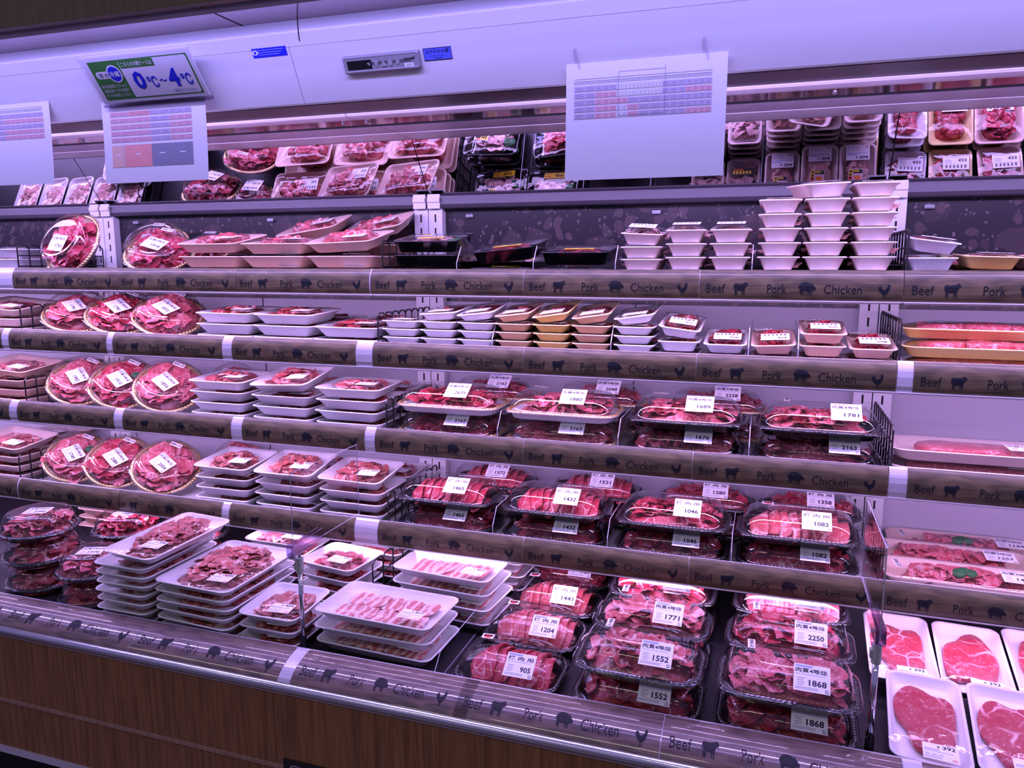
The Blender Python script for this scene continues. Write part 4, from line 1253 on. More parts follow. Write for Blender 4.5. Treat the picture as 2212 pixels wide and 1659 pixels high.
# ------------------------------------------------------------------ middle bay, bottom deck
DB, DH = 0.022, 0.050
cols = [(-0.487, [('fan:beef:8', '905', 'yaki', 'shield', 1), ('fan:pork:10', '1204', 'yaki', 'shield', 1), ('fan:pork:9', '1441', 'yaki', 'shield', 1), ('beef', '781', 'yaki', None, 1)], 'nearest the white pork trays'),
        (-0.214, [('pork', '1552', 'deli4', 'origin', 2), ('pork', '1771', 'deli4', 'origin', 2), ('beef', '1294', 'deli4', 'origin', 2), ('beef', '2054', 'deli4', None, 2)], 'in the middle column'),
        (0.064, [('wagyu', '1868', 'deli4', 'origin', 2), ('beef', '2250', 'deli4', 'origin', 2), ('fan:wagyu:10', '1404', 'deli4', None, 2), ('beef', '1856', 'deli4', None, 2)], 'beside the chrome pole')]
for q, (x, rows, cn) in enumerate(cols):
    w = 0.232 if q == 0 else 0.252
    for r_, (meat, pr, lk, stck, n) in enumerate(rows):
        D_ = 0.172 if r_ == 0 else 0.168
        y = (1.362 + 0.1745 * r_ + D_ / 2) + (0.006 if r_ else 0)
        for k in range(n):
            up = k == n - 1
            lab = f'black-rimmed domed meat tray priced {pr}, {NTH[r_]} row back, {cn}, bottom deck' if up else f'black-rimmed domed meat tray under the {pr} one, {NTH[r_]} row back, {cn}'
            dome_pack('domed_tray_pack', lab, 'meat pack', 'black domed trays on the bottom deck', (x + (0.006 * r_ if q == 2 else 0), y, DZ + 0.0005 + k * (DB + DH + 0.001)), (0, 0, math.radians(-1.5) if q else 0), w, D_, 'black', meat if up else 'beef_dark', pr, lk, hb=DB, hh=DH, variant=r_ + q, r=0.05, sticker=stck if up else None, lx=0.16, stk=(-0.27 * w, 0.025, 0.05), low=not up)

GW = 'white foam trays of pork on the bottom deck'
kwl = dict(r=0.022, slope=0.8)
stack('large white pork belly tray', 'foam_white', 'lie:belly:2:5', 3, -0.805, 1.405, DZ + 0.0005, 0.295, 0.178, 0.028, 0.036, 'the front 817 stack, bottom deck, middle bay', GW, ['817', '808', '813'], 'foam', jit=0.003, seed=50, yaw=-0.03, bulge=0.006, lpos=(0.085, -0.045), lrot=-0.05, **kwl)
stack('large white bacon tray', 'foam_white', 'lie:belly:1:4', 4, -0.725, 1.605, DZ + 0.0005, 0.265, 0.17, 0.028, 0.036, 'the 803 stack behind the 817 stack, bottom deck', GW, ['803', '816'], 'foam', jit=0.003, seed=51, yaw=-0.06, bulge=0.006, lpos=(0.08, -0.05), **kwl)
stack('large white pork belly tray', 'foam_white', 'lie:belly:1:4', 3, -0.705, 1.815, DZ + 0.0005, 0.26, 0.165, 0.028, 0.036, 'the rearmost 816 stack, bottom deck, middle bay', GW, '816', 'foam', jit=0.003, seed=52, yaw=-0.04, bulge=0.006, lpos=(0.08, -0.05), **kwl)

# ------------------------------------------------------------------ left bay, bottom deck
stack('long white pork trimmings tray', 'foam_white', 'scrap', 7, -1.462, 1.362, DZ + 0.0005, 0.165, 0.265, 0.0195, 0.0228, 'tall stack beside round trays, bottom deck', GW, '328', 'foam', jit=0.003, seed=53, bulge=0.002, lpos=(0.03, -0.07), **kwl)
tray_pack('foam_tray_pack', 'long white tray of pork trimmings priced 328, tilted across top of tall stack, bottom deck', 'meat pack', GW, (-1.425, 1.50, DZ + 0.0005 + 7 * 0.0228 + 0.013), (math.radians(3.5), 0, math.radians(-6)), 0.168, 0.27, 0.022, 'foam_white', 'scrap', '328', 'foam', bulge=0.007, mh=0.028, lpos=(0.035, -0.075), lrot=0.1, fill=0.98, **kwl)
stack('wide white tray of pork trimmings', 'foam_white', 'scrap', 6, -1.25, 1.362, DZ + 0.0005, 0.222, 0.27, 0.0195, 0.0228, 'the 899 stack, bottom deck, left bay', GW, '899', 'foam', jit=0.003, seed=54, yaw=-0.03, tops=(1.5, 0, 0.004), bulge=0.003, lpos=(0.055, -0.085), lrot=0.1, fill=1.0, topkw=dict(mh=0.026, bulge=0.008), **kwl)
stack('small white pork tray', 'foam_white', 'scrap', 3, -1.052, 1.368, DZ + 0.0005, 0.158, 0.165, 0.026, 0.031, 'the 454 stack by the chrome pole, bottom deck', GW, '454', 'foam', jit=0.002, seed=55, bulge=0.004, fill=1.0, lpos=(0.02, -0.045), lrot=0.08, tops=(3, 0, 0.004), **kwl)
stack('small white pork tray', 'foam_white', 'pork', 4, -1.035, 1.60, DZ + 0.0005, 0.175, 0.155, 0.026, 0.031, 'the 472 stack near the chrome pole, bottom deck', GW, '472', 'foam', jit=0.002, seed=56, yaw=-0.14, bulge=0.004, fill=1.0, lpos=(0.02, -0.035), lrot=0.05, **kwl)
stack('small white pork tray', 'foam_white', 'pork', 4, -1.01, 1.795, DZ + 0.0005, 0.175, 0.155, 0.026, 0.031, 'the 426 stack by the wire divider, bottom deck', GW, '426', 'foam', jit=0.002, seed=57, yaw=-0.05, bulge=0.004, fill=1.0, lpos=(0.03, -0.035), **kwl)
stack('small white pork tray', 'foam_white', 'pork', 4, -1.27, 1.70, DZ + 0.0005, 0.19, 0.16, 0.026, 0.031, 'the 801 stack behind the wide trays, bottom deck', GW, '801', 'foam', jit=0.002, seed=58, bulge=0.004, fill=1.0, lpos=(0.04, -0.03), **kwl)
GR = 'round black trays with clear domes'


def round_pack(label, X, Y, Z, dia, style, meat, price, rot=(0, 0, 0), sticker=None, variant=0, lroll=0.0, leaf=None, group=GR, hh=0.05):
    return dome_pack('round_domed_tray', label, 'meat pack', group, (X, Y, Z), rot, dia, dia, style, meat, price, 'deli4', r=dia / 2 - 0.0005, hb=0.02, hh=hh, variant=variant, top=0.70, sticker=sticker, lface='top', lx=0.05, toplabel=-0.018, lroll=lroll, stk=(-0.01, 0.055, 1.57 + 0.2), leaf=leaf)


for k in range(2):
    round_pack(f'round black domed tray of beef, {("lower", "upper")[k]} one of front pair beside tall white stack', -1.645, 1.462, DZ + 0.0005 + k * 0.072, 0.178, 'black', 'beef' if k else 'beef_dark', '1506', (0.0, 0, 0.35), variant=k)
for k in range(3):
    round_pack(f'round black domed tray of beef, {("bottom", "middle", "top")[k]} of stack cut by left picture edge', -1.86 - 0.004 * k, 1.50, DZ + 0.0005 + k * 0.072, 0.20, 'black', 'pork', '2084', (0, 0, 0.2 * k), variant=k + 1)
for k in range(2):
    round_pack(f'round black domed tray of beef, {("lower", "upper")[k]} of rear pair behind the front round trays', -1.80, 1.735, DZ + 0.0005 + k * 0.072, 0.20, 'black', 'beef', '1982', (0.0, 0, 0.1), variant=k + 2)
    round_pack(f'round black domed tray priced 1506, {("lower", "upper")[k]} of pair behind tall white stack', -1.575, 1.745, DZ + 0.0005 + k * 0.072, 0.20, 'black', 'wagyu', '1506', (0.0, 0, 0.1), sticker='origin' if k else None, variant=k)

# ------------------------------------------------------------------ left bay, shelves
GL = 'foam trays on the shelves of the left bay'
kw1 = dict(r=0.02, slope=0.8)
# top shelf: peach trays of diced meat
stack('peach diced pork tray', 'foam_peach', 'cubes', 3, -1.482, 1.758, Z1 + 0.0005, 0.205, 0.16, 0.030, 0.0325, 'first stack from left, top shelf, left bay', GL, '762', 'brush', jit=0.004, tops=(11, 0, 0.017), seed=60, bulge=0.003, topkw=dict(mh=0.036, bulge=0.008, fill=1.0), lpos=(0.045, -0.03), lrot=0.1, **kw1)
stack('peach diced pork tray', 'foam_peach', 'cubes', 3, -1.268, 1.752, Z1 + 0.0005, 0.200, 0.16, 0.030, 0.0325, 'second stack from left, top shelf, left bay', GL, '770', 'brush', jit=0.004, tops=(5, 0, 0.008), seed=61, bulge=0.003, topkw=dict(mh=0.036, bulge=0.008, fill=1.0), lpos=(0.045, -0.04), **kw1)
stack('peach diced pork tray', 'foam_peach', 'cubes', 3, -1.064, 1.752, Z1 + 0.0005, 0.198, 0.16, 0.030, 0.0325, 'third stack from left, top shelf, left bay', GL, '638', 'brush', jit=0.003, tops=(12, -2, 0.019), seed=62, bulge=0.003, topkw=dict(mh=0.036, bulge=0.008, fill=1.0), lpos=(0.04, -0.045), lrot=0.1, **kw1)
stack('peach diced pork tray', 'foam_peach', 'cubes', 4, -1.275, 1.925, Z1 + 0.0005, 0.200, 0.140, 0.030, 0.0325, 'rear row behind second stack, top shelf, left bay', GL, '770', 'brush', jit=0.003, tops=(18, -8, 0.028), seed=63, bulge=0.003, topkw=dict(mh=0.036, bulge=0.008, fill=1.0), lpos=(0.045, -0.02), **kw1)
stack('peach diced pork tray', 'foam_peach', 'cubes', 4, -1.068, 1.925, Z1 + 0.0005, 0.198, 0.140, 0.030, 0.0325, 'rear row behind third stack, top shelf, left bay', GL, ['660', '819'], 'brush', jit=0.003, tops=(20, -9, 0.030), seed=64, bulge=0.003, topkw=dict(mh=0.036, bulge=0.008, fill=1.0), lpos=(0.04, -0.02), **kw1)
stack('peach diced pork tray', 'foam_peach', 'cubes', 3, -1.485, 1.925, Z1 + 0.0005, 0.200, 0.140, 0.030, 0.0325, 'rear row behind first stack, top shelf, left bay', GL, '762', 'brush', jit=0.003, tops=(6, 0, 0.010), seed=65, bulge=0.003, topkw=dict(mh=0.036, bulge=0.008, fill=1.0), lpos=(0.045, -0.02), **kw1)
# second to fourth shelves: white trays
for si, Z, data in ((1, Z2, [(-1.435, 3, (3, 0, 0.004), '381'), (-1.245, 3, (3, 0, 0.004), '439'), (-1.053, 2, (2, 0, 0.004), '439')]),
                    (2, Z3, [(-1.475, 4, (3, 0, 0.004), '433'), (-1.262, 4, (11, -3, 0.018), '449'), (-1.055, 4, (2, 0, 0.003), '428')]),
                    (3, Z4, [(-1.475, 4, (6, 0, 0.010), '439'), (-1.270, 4, (9, 0, 0.015), '428'), (-1.056, 4, (7, 0, 0.011), '449')])):
    for q, (x, n, tp, pr) in enumerate(data):
        pr = pr if 'p' + pr in TXT else '433'
        stack('white pork trimmings tray', 'foam_white', 'pork' if si < 3 else 'scrap', n, x, 1.752, Z + 0.0005, 0.188 + 0.008 * (q == 2), 0.17, 0.0295, 0.0306, f'{NTH[q]} stack from left, {SHELF[si]}, left bay', GL, pr, 'foam', jit=0.003, tops=tp, seed=70 + 5 * si + q, bulge=0.0009, topkw=dict(mh=0.033, bulge=0.006, fill=0.98), lpos=(0.04, -0.035), lrot=0.08, **kw1)
        stack('white pork trimmings tray', 'foam_white', 'pork', max(2, n - 1), x + 0.012, 1.932, Z + 0.0005, 0.180, 0.132, 0.0285, 0.0305, f'rear row behind {NTH[q]} stack, {SHELF[si]}, left bay', GL, pr, 'foam', jit=0.003, tops=(4, 0, 0.006), seed=90 + 5 * si + q, bulge=0.0018, topkw=dict(mh=0.033, bulge=0.006, fill=0.98), lpos=(0.04, -0.03), **kw1)

GG = 'round gold-rimmed domed trays of beef'


def tilted_round(label, X, Y, Z, rx, ry, rz, price, meat, variant, lroll, sticker='origin', leaf=None, dia=0.206):
    a, b = math.radians(rx), math.radians(ry)
    lift = dia / 2 * math.sqrt(max(0.0, 1 - (math.cos(a) * math.cos(b)) ** 2)) * 0.97
    round_pack(label, X, Y, Z + lift + 0.001, dia, 'tan', meat, price, (a, b, math.radians(rz)), sticker, variant, lroll, leaf, GG, hh=0.047)


names = ['first', 'second', 'third']
for si, Z, dat in ((1, Z2, [(-2.062, 1.862, 20, 20, '1790'), (-1.885, 1.857, 22, 22, '1790'), (-1.700, 1.852, 24, 22, '1832')]),
                   (2, Z3, [(-2.068, 1.862, 27, 25, '1982'), (-1.895, 1.857, 29, 26, '1910'), (-1.718, 1.852, 30, 26, '1856')]),
                   (3, Z4, [(-2.115, 1.862, 26, 24, '1749'), (-1.938, 1.857, 28, 25, '2084'), (-1.750, 1.852, 29, 25, '2054')])):
    for q, (x, y, rx, ry, pr) in enumerate(dat):
        tilted_round(f'tilted round gold-rimmed domed beef tray priced {pr}, {names[q]} from the wire divider, {SHELF[si]}', x, y, Z, rx, ry, 0, pr, 'wagyu' if q != 1 else 'beef', q + si, -0.35 + 0.1 * q, leaf=(0.03, 0.03) if (si == 3 and q == 0) or (si == 2 and q == 1) else None)
    if si > 1:
        tilted_round(f'round gold-rimmed domed beef tray standing at the back behind third round tray, {SHELF[si]}', -1.60, 2.0, Z + 0.02, 26, 10, 0, '2054', 'wagyu', si, 0.1, dia=0.16)
tilted_round('round gold-rimmed domed beef tray priced 1761, propped upright by the wire divider, top shelf', -2.000, 1.825, Z1, 60, 18, -14, '1761', 'beef', 0, 0.25, sticker=None)
tilted_round('round gold-rimmed domed beef tray leaning behind the upright round tray, top shelf', -1.845, 1.985, Z1 + 0.012, 38, 10, 0, '1916', 'beef', 1, 0.3)
tilted_round('round gold-rimmed domed beef tray priced 1916, beside the diced pork trays, top shelf', -1.715, 1.852, Z1, 30, 18, 0, '1916', 'beef', 2, 0.1, dia=0.20)
tilted_round('round gold-rimmed domed beef tray behind the one priced 1916, top shelf', -1.68, 2.01, Z1 + 0.02, 26, 6, 0, '1916', 'beef', 0, 0.1, dia=0.15)

# ------------------------------------------------------------------ far left bay
GF = 'foam trays in the far left bay'
stack('white chicken tray', 'foam_white', 'chicken', 3, -2.262, 1.756, Z1 + 0.0005, 0.165, 0.16, 0.026, 0.030, 'first stack from wire divider, top shelf, far left bay', GF, '433', 'foam', seed=110, bulge=0.003, **kw1)
for q in range(5):
    tray_pack('foam_tray_pack', f'white chicken tray tilted at the back, {NTH[q]} from wire divider, seen in the mirror', 'meat pack', GF, (-2.235 - 0.125 * q, 1.975, Z1 + 0.035), (math.radians(10), 0, math.radians(-4)), 0.115, 0.19, 0.024, 'foam_white', 'chicken_lumps', '433', 'foam', bulge=0.003, variant=q, lpos=(0.02, 0.05), fill=1.0, **kw1)
for si, Z, n in ((1, Z2, 3), (2, Z3, 4), (3, Z4, 4)):
    stack('peach pork tray' if si > 1 else 'blush pork tray', 'foam_peach' if si == 2 else 'foam_blush', 'pork', n, (-2.31 if si < 3 else -2.36), 1.754, Z + 0.0005, 0.215, 0.17, 0.026, 0.030, f'first stack from wire divider, {SHELF[si]}, far left bay', GF, '433', 'foam', tops=(7, 4, 0.014), seed=112 + si, bulge=0.003, lpos=(0.05, -0.045), **kw1)
    stack('peach pork tray', 'foam_peach', 'pork', n, (-2.31 if si < 3 else -2.36), 1.932, Z + 0.0005, 0.20, 0.145, 0.026, 0.030, f'rear row behind first stack, {SHELF[si]}, far left bay', GF, '433', 'foam', seed=116 + si, bulge=0.003, **kw1)
stack('peach pork tray', 'foam_peach', 'pork', 5, -2.03, 1.845, DZ + 0.0005, 0.215, 0.17, 0.026, 0.0285, 'the peach stack behind round trays, bottom deck', GF, '433', 'foam', seed=121, bulge=0.002, **kw1)

# ------------------------------------------------------------------ right bay
GT = 'foam trays in the right bay'
stack('small white beef tray', 'foam_white', 'beef_cubes', 3, 0.305, 1.754, Z1 + 0.0005, 0.095, 0.15, 0.026, 0.030, 'first stack from wire divider, top shelf, right bay', GT, ['433', '471'], 'brush', tops=(5, 8, 0.010), seed=130, bulge=0.003, jit=0.002, fill=1.0, lpos=(0.008, -0.035), r=0.014, slope=0.6)
stack('small yellow beef tray', 'foam_yellow', 'beef_cubes', 2, 0.412, 1.757, Z1 + 0.0005, 0.105, 0.15, 0.026, 0.031, 'second stack from wire divider, top shelf, right bay', GT, ['720', '663'], 'brush', tops=(2, 2, 0.004), seed=131, bulge=0.004, jit=0.002, fill=1.0, lpos=(0.008, -0.035), r=0.014, slope=0.6)
stack('small peach beef tray', 'foam_peach', 'beef', 2, 0.525, 1.757, Z1 + 0.0005, 0.11, 0.15, 0.028, 0.033, 'third stack from wire divider, top shelf, right bay', GT, ['819', '663'], 'brush', seed=132, bulge=0.006, jit=0.002, mh=0.034, fill=1.0, lpos=(0.0, -0.03), r=0.014, slope=0.6)
for q, (x, mt, nm) in enumerate(((0.305, 'foam_white', 'white'), (0.412, 'foam_yellow', 'yellow'), (0.525, 'foam_peach', 'peach'))):
    tray_pack('foam_tray_pack', f'{nm} beef tray tipped forward in the rear row, top shelf, right bay', 'meat pack', GT, (x + 0.005, 1.985, Z1 + 0.030), (math.radians(9), 0, math.radians(4 - 3 * q)), 0.10, 0.15, 0.024, mt, 'beef_cubes' if q < 2 else 'beef', '433', 'brush', bulge=0.003, fill=1.0, lpos=(0.012, -0.03), r=0.014, slope=0.6)
for k in range(3):
    tray_pack('long_tray_pack', f'long yellow tray of marbled beef, {("bottom", "middle", "top")[k]} of stack, second shelf, right bay', 'meat pack', GT, (0.424 + 0.004 * k, 1.754 + 0.065 + (0.05 if k == 2 else 0), Z2 + 0.0005 + 0.034 * k), (0, 0, math.radians(-1 - 3 * (k == 2))), 0.325, 0.13, 0.023, 'foam_yellow', 'slabs:wagyu:3', ['1614', '1314', '2163'][k], 'deli4', bulge=0.010, mh=0.030, variant=k, lpos=(0.10, -0.025), r=0.03, slope=0.7)
for k in range(2):
    tray_pack('long_tray_pack', f'long blush tray with one beef steak, {("lower", "upper")[k]} of pair, third shelf, right bay', 'meat pack', GT, (0.424, 1.754 + 0.08, Z3 + 0.0005 + 0.037 * k), (0, 0, 0), 0.335, 0.16, 0.026, 'foam_blush', 'slabs:wagyu:1', ['2163', '2250'][k], 'deli4', bulge=0.007, mh=0.024, variant=k + 3, lpos=(0.085, -0.035), r=0.035, slope=0.7, fill=0.72)
for k, (y, z, pr, rx) in enumerate(((1.757 + 0.062, 0.0005, '1442', 6), (1.757 + 0.062 + 0.112, 0.004, '1257', 5), (1.757 + 0.062 + 0.218, 0.0005, '1144', 4))):
    tray_pack('long_tray_pack', f'long peach tray of beef priced {pr}, {NTH[k]} row from front, fourth shelf, right bay', 'meat pack', GT, (0.425 - 0.008 * (k == 1) + 0.04 * (k == 2), y, Z4 + z + 0.006), (math.radians(rx), 0, math.radians(-2)), 0.33, 0.106, 0.026, 'foam_peach', 'wagyu', pr, 'deli4', bulge=0.012, variant=k, lpos=(0.10, -0.012), r=0.03, slope=0.7,
              extra=lambda r, h, b, k=k: (add_label(r, 'origin', '0', (-0.13, 0.0, h + b * 0.5 + 0.002), (0, 0, 0.2)), add_leaf(r, 0.0, -0.010, h + 0.002, 1.25) if k != 1 else None), mh=0.030)
# the same goods go on along the right bay
for k in range(2):
    tray_pack('long_tray_pack', f'long yellow tray of marbled beef, {("lower", "upper")[k]} of second pair, second shelf, right bay', 'meat pack', GT, (0.775, 1.82, Z2 + 0.0005 + 0.034 * k), (0, 0, 0), 0.325, 0.13, 0.023, 'foam_yellow', 'slabs:wagyu:3', '1614', 'deli4', bulge=0.010, mh=0.030, variant=k, lpos=(0.10, -0.025), r=0.03, slope=0.7)
    tray_pack('long_tray_pack', f'long blush tray with one beef steak, {("lower", "upper")[k]} of second pair, third shelf, right bay', 'meat pack', GT, (0.785, 1.834, Z3 + 0.0005 + 0.037 * k), (0, 0, 0), 0.335, 0.16, 0.026, 'foam_blush', 'slabs:wagyu:1', '2250', 'deli4', bulge=0.007, mh=0.024, variant=k + 3, lpos=(0.085, -0.035), r=0.035, slope=0.7, fill=0.72)
    tray_pack('long_tray_pack', f'long peach tray of beef in second column, {NTH[k]} row from front, fourth shelf, right bay', 'meat pack', GT, (0.785, 1.82 + 0.118 * k, Z4 + 0.0065 + 0.003 * k), (math.radians(6), 0, 0), 0.33, 0.106, 0.026, 'foam_peach', 'wagyu', '1257', 'deli4', bulge=0.012, variant=k, lpos=(0.10, -0.012), r=0.03, slope=0.7, mh=0.030)
stack('small peach beef tray', 'foam_peach', 'beef', 2, 0.645, 1.757, Z1 + 0.0005, 0.11, 0.15, 0.028, 0.033, 'fourth stack from wire divider, top shelf, right bay', GT, '663', 'brush', seed=133, bulge=0.004, jit=0.002, fill=1.0, lpos=(0.0, -0.03), r=0.014, slope=0.6)
for q, (x, y, z, rz) in enumerate(((0.312, 1.495, 0.0235, -5), (0.452, 1.492, 0.0235, -6), (0.300, 1.745, 0.036, -2), (0.436, 1.735, 0.036, -4), (0.575, 1.745, 0.036, -4), (0.590, 1.495, 0.0235, -5))):
    tray_pack('foam_tray_pack', f'white tray with a single pork steak, {("front", "rear", "front")[0 if q in (0, 1, 5) else 1]} row, {("first", "second", "first", "second", "third", "third")[q]} from the chrome pole', 'meat pack', 'white steak trays on the bottom deck of the right bay', (x, y, DZ + z), (math.radians(8), 0, math.radians(rz)), 0.132, 0.25, 0.024, 'foam_white', 'steak', '392', 'foam', bulge=0.002, variant=q, lpos=(0.015, -0.098), r=0.02, slope=0.55, fill=0.92)
    mb = MB()
# a dark riser under the tilted steak trays
for nm, y0, y1, h0 in (('front', 1.37, 1.60, 0.004), ('rear', 1.625, 1.86, 0.018)):
    rs_ = empty('tray_riser', (0.27, 0, DZ)); tag(rs_, f'black sloping riser under the {nm} row of pork steak trays', 'riser', 'risers')
    mb = MB(); n_ = math.tan(math.radians(8)); mb.profile_x([(y0, 0.0003), (y0, h0), (y1, h0 + (y1 - y0) * n_), (y1, 0.0003)], -0.01, 0.40, closed=True)
    ob('riser', mb.mesh('riser', M['black_deck']), rs_)

# ------------------------------------------------------------------ wire dividers and acrylic dividers
def wire_divider(x, z, depth0, depth1, hgt, label):
    mb = MB()
    n = 9
    ys = np.linspace(depth0, depth1, n)
    rad = 0.0021
    for i, y in enumerate(ys):
        mb.bar((x, y, z + 0.001), (x, y, z + hgt - 0.008), rad, 5)
    for zz in (0.006, hgt * 0.36, hgt * 0.68):
        mb.bar((x, depth0, z + zz), (x, depth1, z + zz), rad, 5)
    for i in range(n - 1):
        a, b = ys[i], ys[i + 1]
        m_ = (a + b) / 2; q = (b - a) * 0.28
        p = [(x, a, z + hgt - 0.008), (x, m_ - q, z + hgt), (x, m_ + q, z + hgt), (x, b, z + hgt - 0.008)]
        for k in range(3): mb.bar(p[k], p[k + 1], rad, 5)
    o = ob('wire_divider', mb.mesh('wire_divider', M['black_wire']))
    tag(o, label, 'divider', 'black wire dividers')


for si in range(4):
    zz = DECKS[si]
    wire_divider((-2.155, -2.168, -2.178, -2.236)[si], zz, 1.748, 2.062, 0.098, f'black wire divider beside round gold trays, {SHELF[si]} of left bay')
    wire_divider((-0.930, -0.9475, -0.930, -0.932)[si], zz, 1.748, 2.062, 0.100, f'black wire divider between left and middle bays, {SHELF[si]}')
    wire_divider(0.2555, zz, 1.748, 2.062, 0.112, f'black wire divider between middle and right bays, {SHELF[si]}')
wire_divider(-0.912, DZ, 1.62, 2.06, 0.14, 'black wire divider on the bottom deck behind the chrome pole')


def acrylic(x, z, y0, y1, h0, h1, label, cut=0.03):
    t = 0.0009
    pts = [(y0, z), (y0, z + h0), (y0 + cut, z + h1), (y1, z + h1), (y1, z)]
    mb = MB()
    n = len(pts)
    vs = [(x - t, a, b) for a, b in pts] + [(x + t, a, b) for a, b in pts]
    mb.add(vs, [tuple(range(n - 1, -1, -1)), tuple(range(n, 2 * n))], 0)
    mb.add(vs, [(k, (k + 1) % n, n + (k + 1) % n, n + k) for k in range(n)], 1)
    o = ob('acrylic_divider', mb.mesh('acrylic_divider', [M['acrylic'], M['acrylic_edge']]))
    tag(o, label, 'divider', 'clear acrylic dividers')


for si, xs in ((0, (-0.730, -0.5355, -0.3405, -0.0435)), (1, (-0.6385, -0.347, -0.0425, 0.0595)), (2, (-0.6265, -0.3255, -0.031)), (3, (-0.6395, -0.346, -0.0585))):
    for q, x in enumerate(xs):
        acrylic(x, DECKS[si] + 0.0004, 1.75, 2.06, 0.045, 0.085, f'clear acrylic divider, {NTH[q]} from left on {SHELF[si]} of the middle bay')
acrylic(-0.6315, DZ + 0.0004, 1.37, 2.05, 0.03, 0.06, 'clear acrylic divider between white pork trays and black domed trays, bottom deck')


def pole_sign(x, y, zb, zt, py0, py1, pz1, label):
    root = empty('acrylic_shield', (x, y, zb)); tag(root, label, 'shield', 'acrylic shields on chrome poles')
    mb = MB(); mb.box(-0.014, 0.014, -0.02, 0.02, 0, 0.006); mb.bar((0, 0, 0.004), (0, 0, 0.05), 0.008, 10); ob('pole_foot', mb.mesh('pole_foot', M['black_plastic']), root)
    mb = MB(); mb.bar((0, 0, 0.03), (0, 0, zt - zb - 0.03), 0.0055, 14); ob('pole', mb.mesh('pole', M['chrome'], True), root)
    mb = MB(); mb.bar((0, 0, zt - zb - 0.06), (0, 0, zt - zb - 0.025), 0.0085, 12); mb.box(-0.011, 0.0, -0.006, 0.006, zt - zb - 0.05, zt - zb - 0.035); ob('collar', mb.mesh('collar', M['sage']), root)
    mb = MB(); mb.bar((0, 0, zt - zb - 0.03), (0, 0, zt - zb - 0.008), 0.004, 10); ob('pin', mb.mesh('pin', M['steel']), root)
    mb = MB()
    for s in (-1, 1):
        mb.box(s * 0.006 - 0.0025, s * 0.006 + 0.0025, -0.035, 0.085, zt - zb - 0.008, zt - zb + 0.016)
    mb.box(-0.0085, 0.0085, -0.035, 0.085, zt - zb - 0.012, zt - zb - 0.006)
    ob('clamp', mb.mesh('clamp', M['clamp']), root)
    t = 0.0011
    mb = MB(); a, b, c, d = py0 - y, py1 - y, zt - zb - 0.006, pz1 - zb
    vs = [(-t, a, c), (-t, b, c), (-t, b, d), (-t, a, d), (t, a, c), (t, b, c), (t, b, d), (t, a, d)]
    mb.add(vs, [(0, 3, 2, 1), (4, 5, 6, 7)], 0); mb.add(vs, [(0, 1, 5, 4), (1, 2, 6, 5), (2, 3, 7, 6), (3, 0, 4, 7)], 1)
    ob('shield_panel', mb.mesh('shield_panel', [M['acrylic'], M['acrylic_edge']]), root)


M['clamp'] = clear('clear_clamp', (0.72, 0.66, 0.82), 0.1, 1.5, gain=2.0)
pole_sign(-0.963, 1.388, DZ + 0.0004, 0.827, 1.366, 1.650, 1.000, 'clear acrylic shield on chrome pole between 454 tray and 817 tray stacks')
pole_sign(0.206, 1.40, DZ + 0.0004, 0.812, 1.375, 1.660, 0.972, 'clear acrylic shield on chrome pole beside the pork steak trays')

# ------------------------------------------------------------------ things on the canopy
SL = math.atan2(1.507 - 1.4557, 1.8915 - 1.789)       # slope of the canopy face
def on_face(X, z, out=0.0):
    t = (1.8915 - z) / (1.8915 - 1.789)
    y = 1.4557 + (1.507 - 1.4557) * t
    return (X, y - out * math.cos(SL), z - out * math.sin(SL))
FROT = (math.radians(90) + SL, 0, 0)


def flat_thing(name, label, cat, X, z, w, h, paper, group=None):
    root = empty(name, on_face(X, z, 0.0006), FROT); tag(root, label, cat, group)
    b = MB(); b.box(-w / 2, w / 2, -h / 2, h / 2, -0.0003, 0.0003); ob('sticker_base', b.mesh('sticker_base', M[paper]), root)
    return root


fn = lambda u, v: (u, v, 0.0005)
fn2 = lambda u, v: (u, v, 0.0009)
r_ = flat_thing('warning_sticker', 'blue sticker with white eye symbol and small text on white canopy', 'sticker', -1.029, 1.8865, 0.084, 0.0185, 'blueink')
mb = MB()
mb.poly([(-0.035 + 0.008 * math.cos(t), 0.001 + 0.0052 * math.sin(t) * abs(math.sin(t)) ** 0.3) for t in np.linspace(0, 2 * PI, 18, endpoint=False)], lambda x, y: fn(x, y), 0)
mb.poly([(-0.035 + 0.0030 * math.cos(t), 0.001 + 0.0030 * math.sin(t)) for t in np.linspace(0, 2 * PI, 12, endpoint=False)], lambda x, y: fn2(x, y), 1)
for k in range(3):
    rect(mb, -0.022, 0.0045 - k * 0.0045, 0.036 - 0.006 * k, 0.0056 - k * 0.0045, fn, 2)
    rect(mb, -0.0255, 0.0042 - k * 0.0045, -0.0240, 0.0060 - k * 0.0045, fn, 0)
ob('print', mb.mesh('sticker_print', [M['white_ink'], M['blueink'], M['paleblue']]), r_)
M['bluesticker'] = plain('mid_blue_paper', (0.10, 0.14, 0.78), 0.5)
r_ = flat_thing('shop_sticker', 'small blue framed sticker with dark lettering beside the grey controller', 'sticker', -0.650, 1.8565, 0.060, 0.0235, 'bluesticker')
mb = MB()
for a in ((-0.030, -0.01175, 0.030, -0.0105), (-0.030, 0.0105, 0.030, 0.01175), (-0.030, -0.01175, -0.029, 0.01175), (0.029, -0.01175, 0.030, 0.01175)):
    rect(mb, *a, fn, 0)
put_text(mb, 'みや', 0, 0.0005, 0.0082, fn, 0, anchor='c', width=0.050)
put_text(mb, 'MIYA', 0, -0.0045, 0.0022, fn, 0, anchor='c', width=0.036)
rect(mb, -0.008, -0.0082, 0.009, -0.0070, fn, 0)
ob('print', mb.mesh('shop_print', M['navy']), r_)
